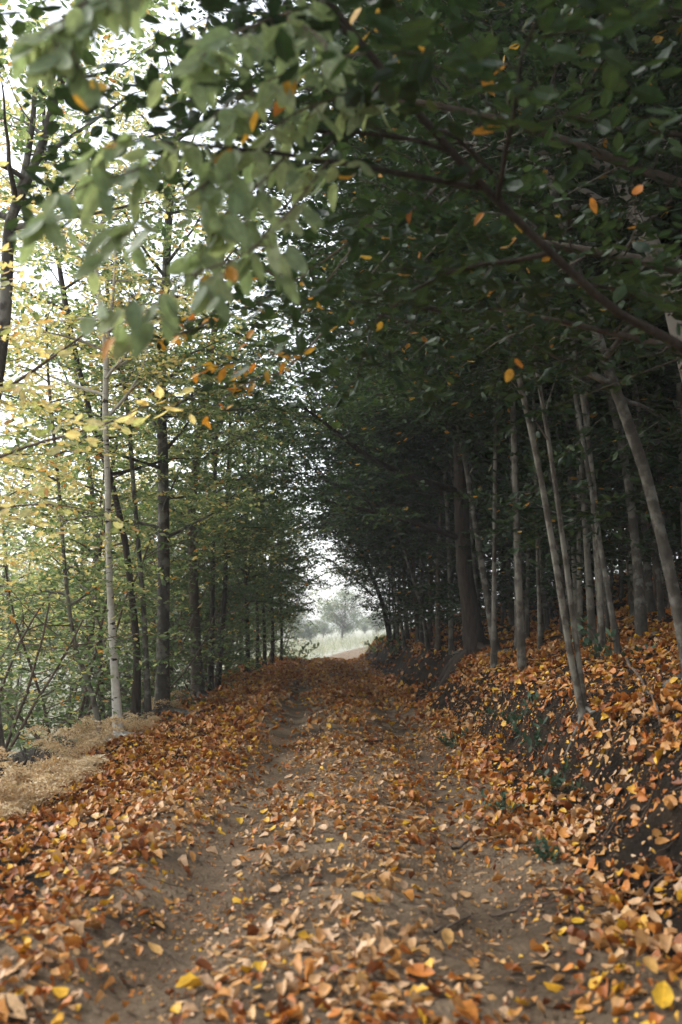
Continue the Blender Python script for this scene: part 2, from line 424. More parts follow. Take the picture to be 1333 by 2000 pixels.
def tree(name, label, cat, ctrl, r0, r1, bark, leafmat, rng, H=None, z0=.35, nl=16, ll=(1.2, 2.6), bias=(0, 0, 0), elev=(.1, .7), leaf=.09, group=None,
         limbs=(), kw=None, tmpl=None, nside=9, low=0, dead=0, n=22, roots=0):
    """ctrl: control points of the stem in world space; the first is the base. limbs: explicit limb paths (each its own part)"""
    ctrl = [np.array(c, float) for c in ctrl]
    base = ctrl[0].copy()
    if H is not None:
        d = nrm(ctrl[-1] - ctrl[-2]) if len(ctrl) > 1 else UP
        while ctrl[-1][2] - base[2] < H:
            d = nrm(d * .8 + UP * .3 + rng.normal(0, .06, 3))
            ctrl.append(ctrl[-1] + d * max(.8, H * .12))
    root = empty(name, base)
    tag(root, label, cat, group)
    ctrl = [c - base for c in ctrl]
    ctrl[0] = ctrl[0] - UP * .06
    W = MB(); LV = Leaves()
    n = max(n, 3 * len(ctrl))
    st = smooth_path(ctrl, n)
    rad = stem_radii(n, r0, r1)
    W.tube(st, rad, nside, rng, .07)
    k = dict(l2=.8, sp2=.24, l3=.28, sp3=.14, ls=.055)
    k.update(kw or {})
    for i in range(nl):
        f = z0 + (1 - z0) * (i + rng.rand() * .8) / nl
        f = min(f, .985)
        p, t = interp(st, f)
        az = i * 2.4 + rng.rand() * .8
        e = rng.uniform(*elev)
        d = np.array([math.cos(az), math.sin(az), 0]) + np.array(bias, float)
        d = nrm(nrm(d) * math.cos(e) + UP * math.sin(e))
        L = rng.uniform(*ll) * (1 - .45 * (f - z0) / (1 - z0 + 1e-6))
        pts = grow(rng, p, d, L, 6, .10, -.02)
        rr = max(.006, min(r0 * (1 - f) * .55 + r1 * .5, .03))
        kf = dict(k)
        if f > .6: kf['sp2'] = k['sp2'] * 1.6; kf['sp3'] = k['sp3'] * 1.6
        spray(W, LV, rng, pts, rr, .004, leaf=leaf, **kf)
    for i in range(low):     # short leafy shoots low on the stem
        f = rng.uniform(.06, z0)
        p, t = interp(st, f)
        az = rng.rand() * 6.28
        pts = grow(rng, p, (math.cos(az), math.sin(az), .3), rng.uniform(.5, 1.1), 4, .12, .0)
        spray(W, LV, rng, pts, .006, .003, leaf=leaf, **dict(k, l2=.4))
    for i in range(dead):    # bare dead twigs
        f = rng.uniform(.05, .5)
        p, t = interp(st, f)
        az = rng.rand() * 6.28
        pts = grow(rng, p, (math.cos(az), math.sin(az), rng.uniform(-.3, .4)), rng.uniform(.4, 1.3), 5, .14, -.02)
        W.tube(pts, np.linspace(.008, .002, 6), 4)
        for j in range(3):
            q, u = interp(pts, rng.uniform(.3, .95))
            W.tube(grow(rng, q, u + rng.normal(0, .6, 3), rng.uniform(.15, .4), 3, .15, 0), [.003, .0025, .002, .001], 3)
    W.build('trunk', M[bark], root)
    for i in range(roots):
        az = i * 6.28 / roots + rng.rand() * 1.2; Lr = rng.uniform(4, 9) * r0 + .12
        pr = [np.array([0, 0, r0 * 1.6])]
        for q in range(1, 8):
            h = np.array([math.cos(az + .12 * q * rng.uniform(-1, 1)), math.sin(az), 0]) * (r0 * .6 + Lr * q / 7)
            h[2] = gz(base[0] + h[0], base[1] + h[1]) - base[2] + r0 * (.55 - .16 * q)
            pr.append(h)
        Wr = MB(); Wr.tube(np.array(pr), np.linspace(r0 * .75, r0 * .12, 8), 6, rng, .15)
        Wr.build('root', M[bark], root)
    for lb in limbs:
        Wb = MB()
        pts = smooth_path([np.array(q, float) - base for q in lb['pts']], 14)
        kk = dict(k); kk.update(lb.get('kw', {}))
        spray(Wb, LV, rng, pts, lb.get('r0', .03), lb.get('r1', .006), leaf=lb.get('leaf', leaf), start=lb.get('start', .25), nside=7, **kk)
        Wb.build('branch', M[lb.get('bark', bark)], root)
    if LV.count():
        LV.to_mb(rng, tmpl or [LEAF_MID]).build('crown', M[leafmat], root, smooth=False)
    return root

# ================================================================== SETTING
def axis(segs):
    out = []
    for a, b, s in segs:
        n = max(1, int(round((b - a) / s)))
        out += list(np.linspace(a, b, n, endpoint=False))
    out.append(segs[-1][1])
    return np.array(out)
US = axis([(-420, -60, 60), (-60, -20, 8), (-20, -8, 1.5), (-8, -3.2, .3), (-3.2, -1.45, .07), (-1.45, 1.25, .045), (1.25, 3.5, .06), (3.5, 8, .22), (8, 20, 1.0), (20, 60, 8), (60, 420, 60)])
YS = axis([(-14, 2, .5), (2, 9, .05), (9, 16, .1), (16, 38, .25), (38, 60, 1), (60, 150, 6), (150, 700, 50)])
UU, YY = np.meshgrid(US, YS)
XX = UU + curve_x(YY)
ZZ = ground(XX, YY)
GV = np.stack([XX, YY, ZZ], -1)
def patch(mask_fn, name, mat):
    mu = .5 * (US[1:] + US[:-1]); my = .5 * (YS[1:] + YS[:-1])
    MU, MY = np.meshgrid(mu, my)
    sel = mask_fn(MU, MY)
    J, I = np.nonzero(sel)
    nu = len(US)
    a = J * nu + I
    q = np.stack([a, a + 1, a + nu + 1, a + nu], -1)
    t = np.concatenate([q[:, [0, 1, 2]], q[:, [0, 2, 3]]])
    used, inv = np.unique(t, return_inverse=True)
    mb = MB(); mb.add(GV.reshape(-1, 3)[used], inv.reshape(-1, 3))
    o = mb.build(name, mat)
    tag(o, kind='structure')
    return o
is_path = lambda u, y: (u > -1.45) & (u < 1.25) & (y < 120)
is_meadow = lambda u, y: ~is_path(u, y) & ((y > 39) & (u < 6 + (y - 39) * 2) | (u < -7))
patch(is_path, 'path', M['soil'])
patch(is_meadow, 'meadow', M['meadow'])
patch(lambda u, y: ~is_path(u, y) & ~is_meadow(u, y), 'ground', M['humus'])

def ground_normal(x, y, e=.04):
    zx = (ground(x + e, y) - ground(x - e, y)) / (2 * e)
    zy = (ground(x, y + e) - ground(x, y - e)) / (2 * e)
    n = np.stack([-zx, -zy, np.ones_like(zx)], -1)
    return n / np.linalg.norm(n, axis=1)[:, None]

# ---------------------------------------------------------------- leaf litter
def litter_density(x, y):
    u = x - curve_x(y)
    wob = (vnoise(y * .5, y * 0 + 40) - .5) * .16
    d = np.ones_like(x)
    patchy = sstep(.36, .60, fbm(x * 1.5 + 7, y * 1.1 + 3))
    d = d * (.30 + .70 * patchy) * (1 - .35 * np.exp(-(u / .45) ** 2))
    d = np.where(u < -1.0, np.maximum(d, .88), d)
    d = d * (1 - .93 * np.exp(-((u + .68 + wob) / .27) ** 2) * (1 - .4 * sstep(14, 30, y)))
    d = d * (1 - .84 * np.exp(-((u - .74 + wob) / .25) ** 2) * (1 - .6 * sstep(10, 20, y)))
    foot = u - np.clip(6.3 - y, 0, 6) * .12 - (fbm(y * .45, x * 0 + 3.1) - .47) * .5
    d = d * (1 - .5 * np.exp(-((foot - 1.55) / .2) ** 2))
    d = d * (1 - .85 * np.exp(-((x - 1.35) / .38) ** 2 - ((y - 3.55) / .5) ** 2))
    return d
def scatter_litter(seed, N, xr, yr, name, label, size=(.038, .082), lift=(.002, .014), tilt=.15, dens=None, ybias=None):
    rng = np.random.RandomState(seed)
    x = rng.uniform(xr[0], xr[1], N)
    y = rng.uniform(yr[0], yr[1], N) if ybias is None else yr[0] + (yr[1] - yr[0]) * rng.rand(N) ** ybias
    x = x + curve_x(y)
    keep = rng.rand(N) < (dens or litter_density)(x, y)
    x = x[keep]; y = y[keep]; n = len(x)
    nm = ground_normal(x, y)
    N3 = nm + rng.normal(0, tilt, (n, 3)) * rng.choice([.35, 1.0, 1.6], n, p=[.45, .4, .15])[:, None]
    N3[:, 2] = np.maximum(N3[:, 2], .12)
    a = rng.rand(n) * 6.283
    D = np.stack([np.cos(a), np.sin(a), np.zeros(n)], -1)
    D = D - N3 * ((D * N3).sum(1) / (N3 * N3).sum(1))[:, None]
    z = ground(x, y) + rng.uniform(lift[0], lift[1], n)
    S = rng.uniform(size[0], size[1], n) * rng.choice([.7, 1.0, 1.15], n, p=[.3, .55, .15])
    zone = fbm(x * .9 + 50, y * .9)
    u = x - curve_x(y)
    ptan = np.clip(.16 + .42 * np.exp(-(u / .8) ** 2) + (zone - .47) * 1.6, .05, .9) * (1 - .5 * sstep(10, 22, y))
    q = rng.rand(n)
    rnd = np.where(q < ptan, rng.uniform(.5, .9, n), np.where(q < ptan + (1 - ptan) * .14, rng.uniform(.93, 1, n), rng.uniform(.06, .58, n)))
    mb = MB()
    pick = rng.randint(0, len(LITTER), n)
    C = np.stack([x, y, z], -1)
    for k, t in enumerate(LITTER):
        mm = pick == k
        Dm = D[mm] / np.linalg.norm(D[mm], axis=1)[:, None]
        place(mb, t, C[mm] - Dm * S[mm][:, None] * .5, Dm, N3[mm], S[mm], rnd[mm], rng.uniform(.62, 1.35, int(mm.sum())))
    o = mb.build(name, M['litter'], smooth=True)
    tag(o, label, 'leaf litter', kind='stuff')
    return n
def scatter_bits():
    dd = lambda x, y: .25 + .75 * sstep(.42, .6, fbm(x * 2.1 + 90, y * 2.1))
    scatter_litter(8, 30000, (-2.2, 2.6), (2.2, 12), 'leaf_fragments', 'small broken leaf bits and crumbs on the bare earth of the track', size=(.008, .034), lift=(.0, .006), tilt=.5, dens=dd)
scatter_bits()
def soil_crumbs():
    rng = rg_(9); N = 9000
    y = 2.3 + 11 * rng.rand(N) ** 1.5; x = rng.uniform(-1.5, 2.2, N)
    k = rng.rand(N) < .2 + .8 * sstep(.45, .6, fbm(x * 2.6 + 11, y * 2.6)); x = x[k]; y = y[k]; n = len(x)
    V = np.array([(1, 0, 0), (.3, .9, 0), (-.8, .6, 0), (-.9, -.5, 0), (.2, -1, 0), (.1, .05, .75), (0, 0, -.6)])
    T = np.array([(i, (i + 1) % 5, 5) for i in range(5)] + [((i + 1) % 5, i, 6) for i in range(5)])
    sz = .003 + .014 * rng.rand(n) ** 3
    a = rng.rand(n) * 6.28; c = np.cos(a); q = np.sin(a)
    W = V[None] * (1 + rng.uniform(-.3, .3, (n, 7, 3))) * sz[:, None, None]
    W = np.stack([W[..., 0] * c[:, None] - W[..., 1] * q[:, None], W[..., 0] * q[:, None] + W[..., 1] * c[:, None], W[..., 2]], -1)
    W = W + np.stack([x, y, ground(x, y) + sz * .3], -1)[:, None]
    mb = MB(); mb.add(W.reshape(-1, 3), (T[None] + (np.arange(n) * 7)[:, None, None]).reshape(-1, 3))
    tag(mb.build('soil_crumbs', M['soil'], smooth=False), 'small crumbs of earth and grit on the bare ruts', 'soil', kind='stuff')
rg_ = lambda s_: np.random.RandomState(s_)
soil_crumbs()
scatter_litter(10, 22000, (1.2, 4.5), (2.3, 13), 'leaf_fragments', 'small broken leaf bits on the dark earth of the right bank', size=(.008, .036), lift=(.0, .006), tilt=.5, dens=lambda x, y: .3 + .7 * sstep(.40, .6, fbm(x * 2.1 + 20, y * 2.1)))
def twig_litter():
    rng = rg_(12); mb = MB()
    for i in range(900):
        y = 2.4 + 13 * rng.rand() ** 1.4; x = rng.uniform(-2.4, 4.2)
        if -.95 < x < 1.0 and rng.rand() < .75: continue
        L = rng.uniform(.05, .28); a = rng.rand() * 6.28; t = np.linspace(-.5, .5, 5)
        px_ = x + math.cos(a) * L * t + rng.normal(0, .006, 5); py_ = y + math.sin(a) * L * t + rng.normal(0, .006, 5)
        z = ground(px_, py_) + .006 + rng.uniform(0, .02)
        mb.tube(np.stack([px_, py_, z], -1), np.linspace(rng.uniform(.0018, .0045), .0012, 5), 4)
    tag(mb.build('twig_litter', M['twig']), 'fine broken twigs scattered through the leaves', 'twig litter', kind='stuff')
twig_litter()
n1 = scatter_litter(1, 26000, (-2.7, 1.3), (2.2, 12), 'leaf_litter', 'orange and tan fallen leaves strewn along the earth track')
n2 = scatter_litter(2, 34000, (-2.7, 1.3), (12, 37), 'leaf_litter', 'thinner looking carpet of rust leaves on the far track up to the crest', size=(.06, .115), ybias=.9)
n3 = scatter_litter(3, 44000, (1.2, 7), (2.2, 16), 'leaf_litter', 'fallen leaves over the shaded bank right of the track', size=(.045, .09), tilt=.24)
n4 = scatter_litter(4, 26000, (1.2, 14), (16, 40), 'leaf_litter', 'rust leaf carpet under the far trees of the bank', size=(.07, .125), tilt=.5)
n5 = scatter_litter(5, 9000, (-5.5, -2.1), (2.2, 32), 'leaf_litter', 'fallen leaves among the bracken at the left verge', tilt=.5, dens=lambda x, y: np.full_like(x, .55) * (1 - sstep(-3.0, -5.2, x)))
print('litter', n1, n2, n3, n4, n5)

# ================================================================== TREES
rg = lambda s: np.random.RandomState(s)
def gp(px, Y):
    """ground point under photo column px at distance Y"""
    x = (px - 666.5) / FPX * Y * 1.0
    for _ in range(3):
        z = gz(x, Y)
        f = Y * math.cos(PITCH) + (z - CAMZ) * math.sin(PITCH)
        x = (px - 666.5) / FPX * f
    return np.array([x, Y, gz(x, Y)])

def pxtree(name, label, cat, base_px, Y, pix, r0, r1, bark, leafmat, seed, H, **kw):
    ctrl = [gp(base_px, Y)] + [at(p[0], p[1], p[2] if len(p) > 2 else Y) for p in pix]
    kw.setdefault('roots', 4 if Y < 21 else 0)
    return tree(name, label, cat, ctrl, r0, r1, bark, leafmat, rg(seed), H=H, **kw)

DENSE = dict(l2=1.1, sp2=.16, l3=.42, sp3=.135, ls=.036)
# ---- right side heroes
A = at
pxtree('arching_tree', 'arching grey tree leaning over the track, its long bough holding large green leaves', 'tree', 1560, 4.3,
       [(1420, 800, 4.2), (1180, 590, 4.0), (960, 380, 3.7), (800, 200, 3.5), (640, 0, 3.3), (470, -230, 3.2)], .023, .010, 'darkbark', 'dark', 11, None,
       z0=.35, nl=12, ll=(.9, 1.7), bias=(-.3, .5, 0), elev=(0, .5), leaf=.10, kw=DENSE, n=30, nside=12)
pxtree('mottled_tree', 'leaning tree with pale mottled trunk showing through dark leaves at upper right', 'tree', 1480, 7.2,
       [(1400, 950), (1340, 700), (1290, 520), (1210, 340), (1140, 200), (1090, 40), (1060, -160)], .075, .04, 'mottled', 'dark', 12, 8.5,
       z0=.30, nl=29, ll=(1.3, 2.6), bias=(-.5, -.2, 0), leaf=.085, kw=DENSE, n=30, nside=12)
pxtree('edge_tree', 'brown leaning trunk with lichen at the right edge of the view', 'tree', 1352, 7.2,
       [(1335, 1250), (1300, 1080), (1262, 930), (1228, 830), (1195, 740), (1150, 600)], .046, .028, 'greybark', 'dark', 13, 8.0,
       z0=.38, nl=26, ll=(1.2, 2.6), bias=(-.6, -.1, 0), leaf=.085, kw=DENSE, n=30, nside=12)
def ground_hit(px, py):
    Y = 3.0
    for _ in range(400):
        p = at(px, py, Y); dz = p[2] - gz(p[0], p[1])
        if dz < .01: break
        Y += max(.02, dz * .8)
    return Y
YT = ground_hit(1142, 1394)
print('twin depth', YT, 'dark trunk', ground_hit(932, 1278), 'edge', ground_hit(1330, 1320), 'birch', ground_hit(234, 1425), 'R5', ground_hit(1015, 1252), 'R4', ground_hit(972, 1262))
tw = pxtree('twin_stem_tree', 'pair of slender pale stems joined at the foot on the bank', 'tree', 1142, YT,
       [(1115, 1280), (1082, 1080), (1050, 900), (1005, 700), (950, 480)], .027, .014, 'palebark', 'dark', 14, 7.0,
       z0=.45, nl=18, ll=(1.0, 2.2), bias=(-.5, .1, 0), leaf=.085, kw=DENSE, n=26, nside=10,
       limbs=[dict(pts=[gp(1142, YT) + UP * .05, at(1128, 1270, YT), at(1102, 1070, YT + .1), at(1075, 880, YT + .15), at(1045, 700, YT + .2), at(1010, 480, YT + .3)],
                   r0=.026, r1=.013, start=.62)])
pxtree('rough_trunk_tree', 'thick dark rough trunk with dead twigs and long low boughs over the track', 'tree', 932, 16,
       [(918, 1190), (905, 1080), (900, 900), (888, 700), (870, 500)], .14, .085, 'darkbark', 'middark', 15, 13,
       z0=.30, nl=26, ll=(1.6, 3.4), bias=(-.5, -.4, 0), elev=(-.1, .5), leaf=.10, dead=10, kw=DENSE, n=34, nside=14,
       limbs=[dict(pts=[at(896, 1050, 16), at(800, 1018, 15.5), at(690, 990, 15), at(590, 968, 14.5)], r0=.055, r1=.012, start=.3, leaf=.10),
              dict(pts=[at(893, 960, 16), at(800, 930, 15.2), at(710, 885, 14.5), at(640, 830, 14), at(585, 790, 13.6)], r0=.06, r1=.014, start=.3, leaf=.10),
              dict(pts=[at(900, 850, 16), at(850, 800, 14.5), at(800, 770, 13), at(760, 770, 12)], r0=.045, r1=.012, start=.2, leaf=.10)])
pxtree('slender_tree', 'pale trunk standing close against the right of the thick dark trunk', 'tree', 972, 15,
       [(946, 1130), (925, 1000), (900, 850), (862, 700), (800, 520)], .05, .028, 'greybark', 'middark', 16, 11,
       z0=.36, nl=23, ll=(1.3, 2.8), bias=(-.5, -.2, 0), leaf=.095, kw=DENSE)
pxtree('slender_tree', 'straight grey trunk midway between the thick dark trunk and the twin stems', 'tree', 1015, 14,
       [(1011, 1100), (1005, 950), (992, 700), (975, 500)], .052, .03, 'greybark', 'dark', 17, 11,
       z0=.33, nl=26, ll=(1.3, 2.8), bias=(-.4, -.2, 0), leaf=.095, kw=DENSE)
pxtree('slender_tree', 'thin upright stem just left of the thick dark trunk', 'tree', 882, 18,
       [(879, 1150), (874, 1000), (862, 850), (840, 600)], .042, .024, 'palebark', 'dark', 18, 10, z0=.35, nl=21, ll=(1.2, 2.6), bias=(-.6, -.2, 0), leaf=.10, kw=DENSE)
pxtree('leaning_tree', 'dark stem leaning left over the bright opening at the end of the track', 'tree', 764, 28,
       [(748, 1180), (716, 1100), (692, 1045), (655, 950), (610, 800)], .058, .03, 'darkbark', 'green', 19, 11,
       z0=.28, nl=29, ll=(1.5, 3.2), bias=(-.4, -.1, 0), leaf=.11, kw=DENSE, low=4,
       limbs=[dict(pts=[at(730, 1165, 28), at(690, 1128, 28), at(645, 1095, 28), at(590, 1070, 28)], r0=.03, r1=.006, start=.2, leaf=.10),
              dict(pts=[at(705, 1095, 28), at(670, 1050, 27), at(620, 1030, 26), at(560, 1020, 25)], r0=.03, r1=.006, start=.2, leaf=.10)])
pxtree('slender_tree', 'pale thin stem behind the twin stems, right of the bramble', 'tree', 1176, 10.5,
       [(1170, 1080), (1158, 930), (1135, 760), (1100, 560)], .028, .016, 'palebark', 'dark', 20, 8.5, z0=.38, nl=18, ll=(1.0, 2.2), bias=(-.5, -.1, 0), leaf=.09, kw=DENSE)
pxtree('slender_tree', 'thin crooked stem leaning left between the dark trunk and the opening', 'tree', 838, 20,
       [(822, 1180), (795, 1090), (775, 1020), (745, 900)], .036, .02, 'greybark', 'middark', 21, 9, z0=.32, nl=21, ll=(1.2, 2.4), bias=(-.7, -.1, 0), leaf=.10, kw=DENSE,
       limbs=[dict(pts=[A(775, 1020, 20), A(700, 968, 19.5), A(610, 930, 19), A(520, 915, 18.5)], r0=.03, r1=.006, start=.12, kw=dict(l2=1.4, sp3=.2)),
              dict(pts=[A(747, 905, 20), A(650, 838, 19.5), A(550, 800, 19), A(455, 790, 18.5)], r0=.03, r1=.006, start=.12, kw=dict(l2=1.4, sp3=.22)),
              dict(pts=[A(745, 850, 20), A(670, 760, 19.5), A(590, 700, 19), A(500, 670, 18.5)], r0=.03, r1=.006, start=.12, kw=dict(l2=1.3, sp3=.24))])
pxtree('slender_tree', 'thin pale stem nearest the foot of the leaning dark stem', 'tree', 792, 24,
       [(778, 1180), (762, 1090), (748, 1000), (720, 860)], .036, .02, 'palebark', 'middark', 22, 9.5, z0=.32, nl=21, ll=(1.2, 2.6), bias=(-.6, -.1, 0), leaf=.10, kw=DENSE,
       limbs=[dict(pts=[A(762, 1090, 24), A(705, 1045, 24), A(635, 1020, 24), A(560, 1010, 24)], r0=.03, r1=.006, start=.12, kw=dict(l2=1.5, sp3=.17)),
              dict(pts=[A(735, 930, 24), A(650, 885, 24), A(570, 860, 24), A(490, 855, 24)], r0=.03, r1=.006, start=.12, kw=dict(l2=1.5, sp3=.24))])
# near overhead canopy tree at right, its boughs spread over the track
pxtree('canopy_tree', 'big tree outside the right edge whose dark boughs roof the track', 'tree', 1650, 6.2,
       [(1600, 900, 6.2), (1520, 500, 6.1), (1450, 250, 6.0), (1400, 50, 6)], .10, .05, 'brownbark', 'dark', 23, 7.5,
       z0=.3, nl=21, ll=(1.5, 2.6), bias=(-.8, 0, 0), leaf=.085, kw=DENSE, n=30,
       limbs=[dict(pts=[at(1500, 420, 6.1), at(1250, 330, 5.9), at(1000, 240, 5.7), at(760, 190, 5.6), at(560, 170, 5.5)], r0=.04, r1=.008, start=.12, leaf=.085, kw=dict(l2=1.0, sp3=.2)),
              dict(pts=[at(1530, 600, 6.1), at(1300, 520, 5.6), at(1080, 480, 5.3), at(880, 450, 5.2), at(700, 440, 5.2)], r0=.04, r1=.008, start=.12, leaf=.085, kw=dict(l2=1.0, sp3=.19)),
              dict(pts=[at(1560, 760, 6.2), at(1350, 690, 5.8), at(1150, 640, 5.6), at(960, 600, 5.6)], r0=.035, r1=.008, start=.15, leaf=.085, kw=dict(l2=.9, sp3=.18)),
              dict(pts=[at(1440, 220, 6.4), at(1220, 110, 8.2), at(960, 40, 8.4), at(740, 10, 8.6)], r0=.04, r1=.008, start=.1, leaf=.085, kw=dict(l2=1.2))])
pxtree('canopy_tree', 'slim tree on the bank reaching flat leafy boughs leftwards above the track', 'tree', 1255, 11,
       [(1235, 1000), (1200, 800), (1150, 600), (1100, 400), (1050, 200)], .05, .03, 'greybark', 'dark', 24, 10,
       z0=.35, nl=23, ll=(1.5, 2.8), bias=(-.7, -.2, 0), leaf=.085, kw=DENSE, n=30,
       limbs=[dict(pts=[at(1190, 760, 11), at(980, 680, 10.5), at(760, 620, 10.2), at(560, 600, 10)], r0=.035, r1=.008, start=.15, kw=dict(l2=1.2, sp3=.2)),
              dict(pts=[at(1140, 560, 11), at(900, 470, 10.8), at(680, 420, 10.6), at(480, 420, 10.5)], r0=.035, r1=.008, start=.15, kw=dict(l2=1.2, sp3=.2)),
              dict(pts=[at(1100, 400, 11), at(880, 290, 11), at(660, 230, 11), at(450, 220, 11)], r0=.035, r1=.008, start=.15, kw=dict(l2=1.2, sp3=.2)),
              dict(pts=[at(1060, 220, 11), at(840, 100, 11.2), at(640, 40, 11.4), at(420, 20, 11.6)], r0=.035, r1=.008, start=.15, kw=dict(l2=1.4))])

# ---- left side heroes
GL = dict(l2=.95, sp2=.19, l3=.36, sp3=.12, ls=.036)
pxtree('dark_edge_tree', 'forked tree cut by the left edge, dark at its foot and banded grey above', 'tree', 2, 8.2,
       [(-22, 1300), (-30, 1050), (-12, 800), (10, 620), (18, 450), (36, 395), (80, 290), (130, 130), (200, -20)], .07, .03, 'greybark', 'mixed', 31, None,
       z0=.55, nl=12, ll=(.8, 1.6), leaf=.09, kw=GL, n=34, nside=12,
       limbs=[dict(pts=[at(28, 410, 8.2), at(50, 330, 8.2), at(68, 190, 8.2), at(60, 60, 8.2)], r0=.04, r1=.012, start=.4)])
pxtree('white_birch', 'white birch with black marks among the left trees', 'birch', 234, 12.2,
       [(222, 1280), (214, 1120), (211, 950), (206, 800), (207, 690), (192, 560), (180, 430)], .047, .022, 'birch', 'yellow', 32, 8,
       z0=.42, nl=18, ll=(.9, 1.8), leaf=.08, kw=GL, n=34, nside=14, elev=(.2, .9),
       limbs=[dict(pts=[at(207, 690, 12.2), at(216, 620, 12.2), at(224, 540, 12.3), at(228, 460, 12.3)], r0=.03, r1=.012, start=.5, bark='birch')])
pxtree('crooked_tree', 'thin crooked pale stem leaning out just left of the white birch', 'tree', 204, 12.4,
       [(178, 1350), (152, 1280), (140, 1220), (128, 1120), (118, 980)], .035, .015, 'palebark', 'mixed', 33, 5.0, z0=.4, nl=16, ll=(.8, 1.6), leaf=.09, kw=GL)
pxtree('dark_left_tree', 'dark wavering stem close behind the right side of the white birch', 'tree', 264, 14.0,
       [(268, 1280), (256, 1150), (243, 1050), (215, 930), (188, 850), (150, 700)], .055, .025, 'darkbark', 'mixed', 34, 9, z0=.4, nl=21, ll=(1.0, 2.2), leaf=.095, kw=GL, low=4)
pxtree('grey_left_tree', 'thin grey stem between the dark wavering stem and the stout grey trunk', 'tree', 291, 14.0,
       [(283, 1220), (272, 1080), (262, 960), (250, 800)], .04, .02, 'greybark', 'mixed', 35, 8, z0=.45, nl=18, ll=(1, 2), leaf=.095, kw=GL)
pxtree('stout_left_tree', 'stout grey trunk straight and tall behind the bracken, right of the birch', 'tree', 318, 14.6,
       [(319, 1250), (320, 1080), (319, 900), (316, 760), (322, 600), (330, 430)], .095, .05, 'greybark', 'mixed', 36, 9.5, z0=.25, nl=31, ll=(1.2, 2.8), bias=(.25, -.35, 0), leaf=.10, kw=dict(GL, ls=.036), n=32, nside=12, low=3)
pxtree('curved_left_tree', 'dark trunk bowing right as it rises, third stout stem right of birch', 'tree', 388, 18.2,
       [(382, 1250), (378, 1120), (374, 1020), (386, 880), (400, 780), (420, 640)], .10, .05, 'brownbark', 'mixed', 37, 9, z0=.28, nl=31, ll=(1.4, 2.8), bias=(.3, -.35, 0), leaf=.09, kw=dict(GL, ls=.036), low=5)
for i, (bx, tx, Y, lab) in enumerate([(410, 416, 19.5, 'thin stem touching the right side of the bowing dark trunk'),
                                      (424, 441, 20.5, 'thin stem leaning right, between the bowing trunk and the gap'),
                                      (484, 480, 25.5, 'leftmost of the tight row of dark stems by the far left track edge'),
                                      (503, 500, 27, 'second of the tight row of dark stems by the far left track edge'),
                                      (517, 512, 28.5, 'third of the tight row of dark stems by the far left track edge'),
                                      (532, 530, 30, 'fourth of the tight row of dark stems by the far left track edge'),
                                      (549, 548, 32, 'last dark stem of the left row, right at the bright opening')]):
    pxtree('row_tree', lab, 'tree', bx, Y, [((bx + tx) / 2 + 2, 1230), (tx, 1120), (tx + 2, 1000), (tx + 8, 850)], .05 + .006 * (i % 3), .026, 'darkbark', 'green', 40 + i, 6.8,
           z0=.30 if i > 1 else .36, nl=30, ll=(.9, 2.0) if i < 4 else (.5, 1.0), bias=(.3, -.15, 0), leaf=.10, kw=dict(DENSE, ls=.042, sp3=.125), low=1, limbs=[dict(pts=[at(549, 1180, 32), at(600, 1140, 31.5), at(650, 1115, 31), at(690, 1118, 30.5)], r0=.03, r1=.006, start=.1, leaf=.10)] if i == 6 else (), group='row of dark stems along the left edge of the track')

# near bough with yellow leaves from the left
pxtree('yellow_sapling', 'sapling outside the left edge holding a near bough of yellow leaves into view', 'tree', -330, 6.0,
       [(-320, 1000), (-300, 800), (-290, 500)], .04, .02, 'twig', 'yellow', 51, 4.5, z0=.5, nl=10, ll=(.8, 1.3), leaf=.09, kw=GL,
       limbs=[dict(pts=[at(-312, 1000, 6.0), at(-100, 930, 5.6), at(60, 870, 5.2), at(200, 830, 5.0), at(300, 785, 4.9)], r0=.014, r1=.003, start=.3, leaf=.10,
                   kw=dict(l2=.32, sp2=.16, l3=.16, sp3=.14, ls=.06)),
              dict(pts=[at(-312, 900, 6.0), at(-60, 800, 6.2), at(100, 700, 6.4), at(215, 615, 6.5)], r0=.018, r1=.004, start=.4, leaf=.09,
                   kw=dict(l2=.4, sp2=.22, l3=.2, sp3=.16, ls=.07)),
              dict(pts=[at(-315, 1100, 6.0), at(-80, 1010, 5.8), at(80, 985, 5.6), at(190, 1000, 5.5)], r0=.012, r1=.003, start=.3, leaf=.08,
                   kw=dict(l2=.35, sp2=.18, l3=.18, sp3=.14, ls=.06))])

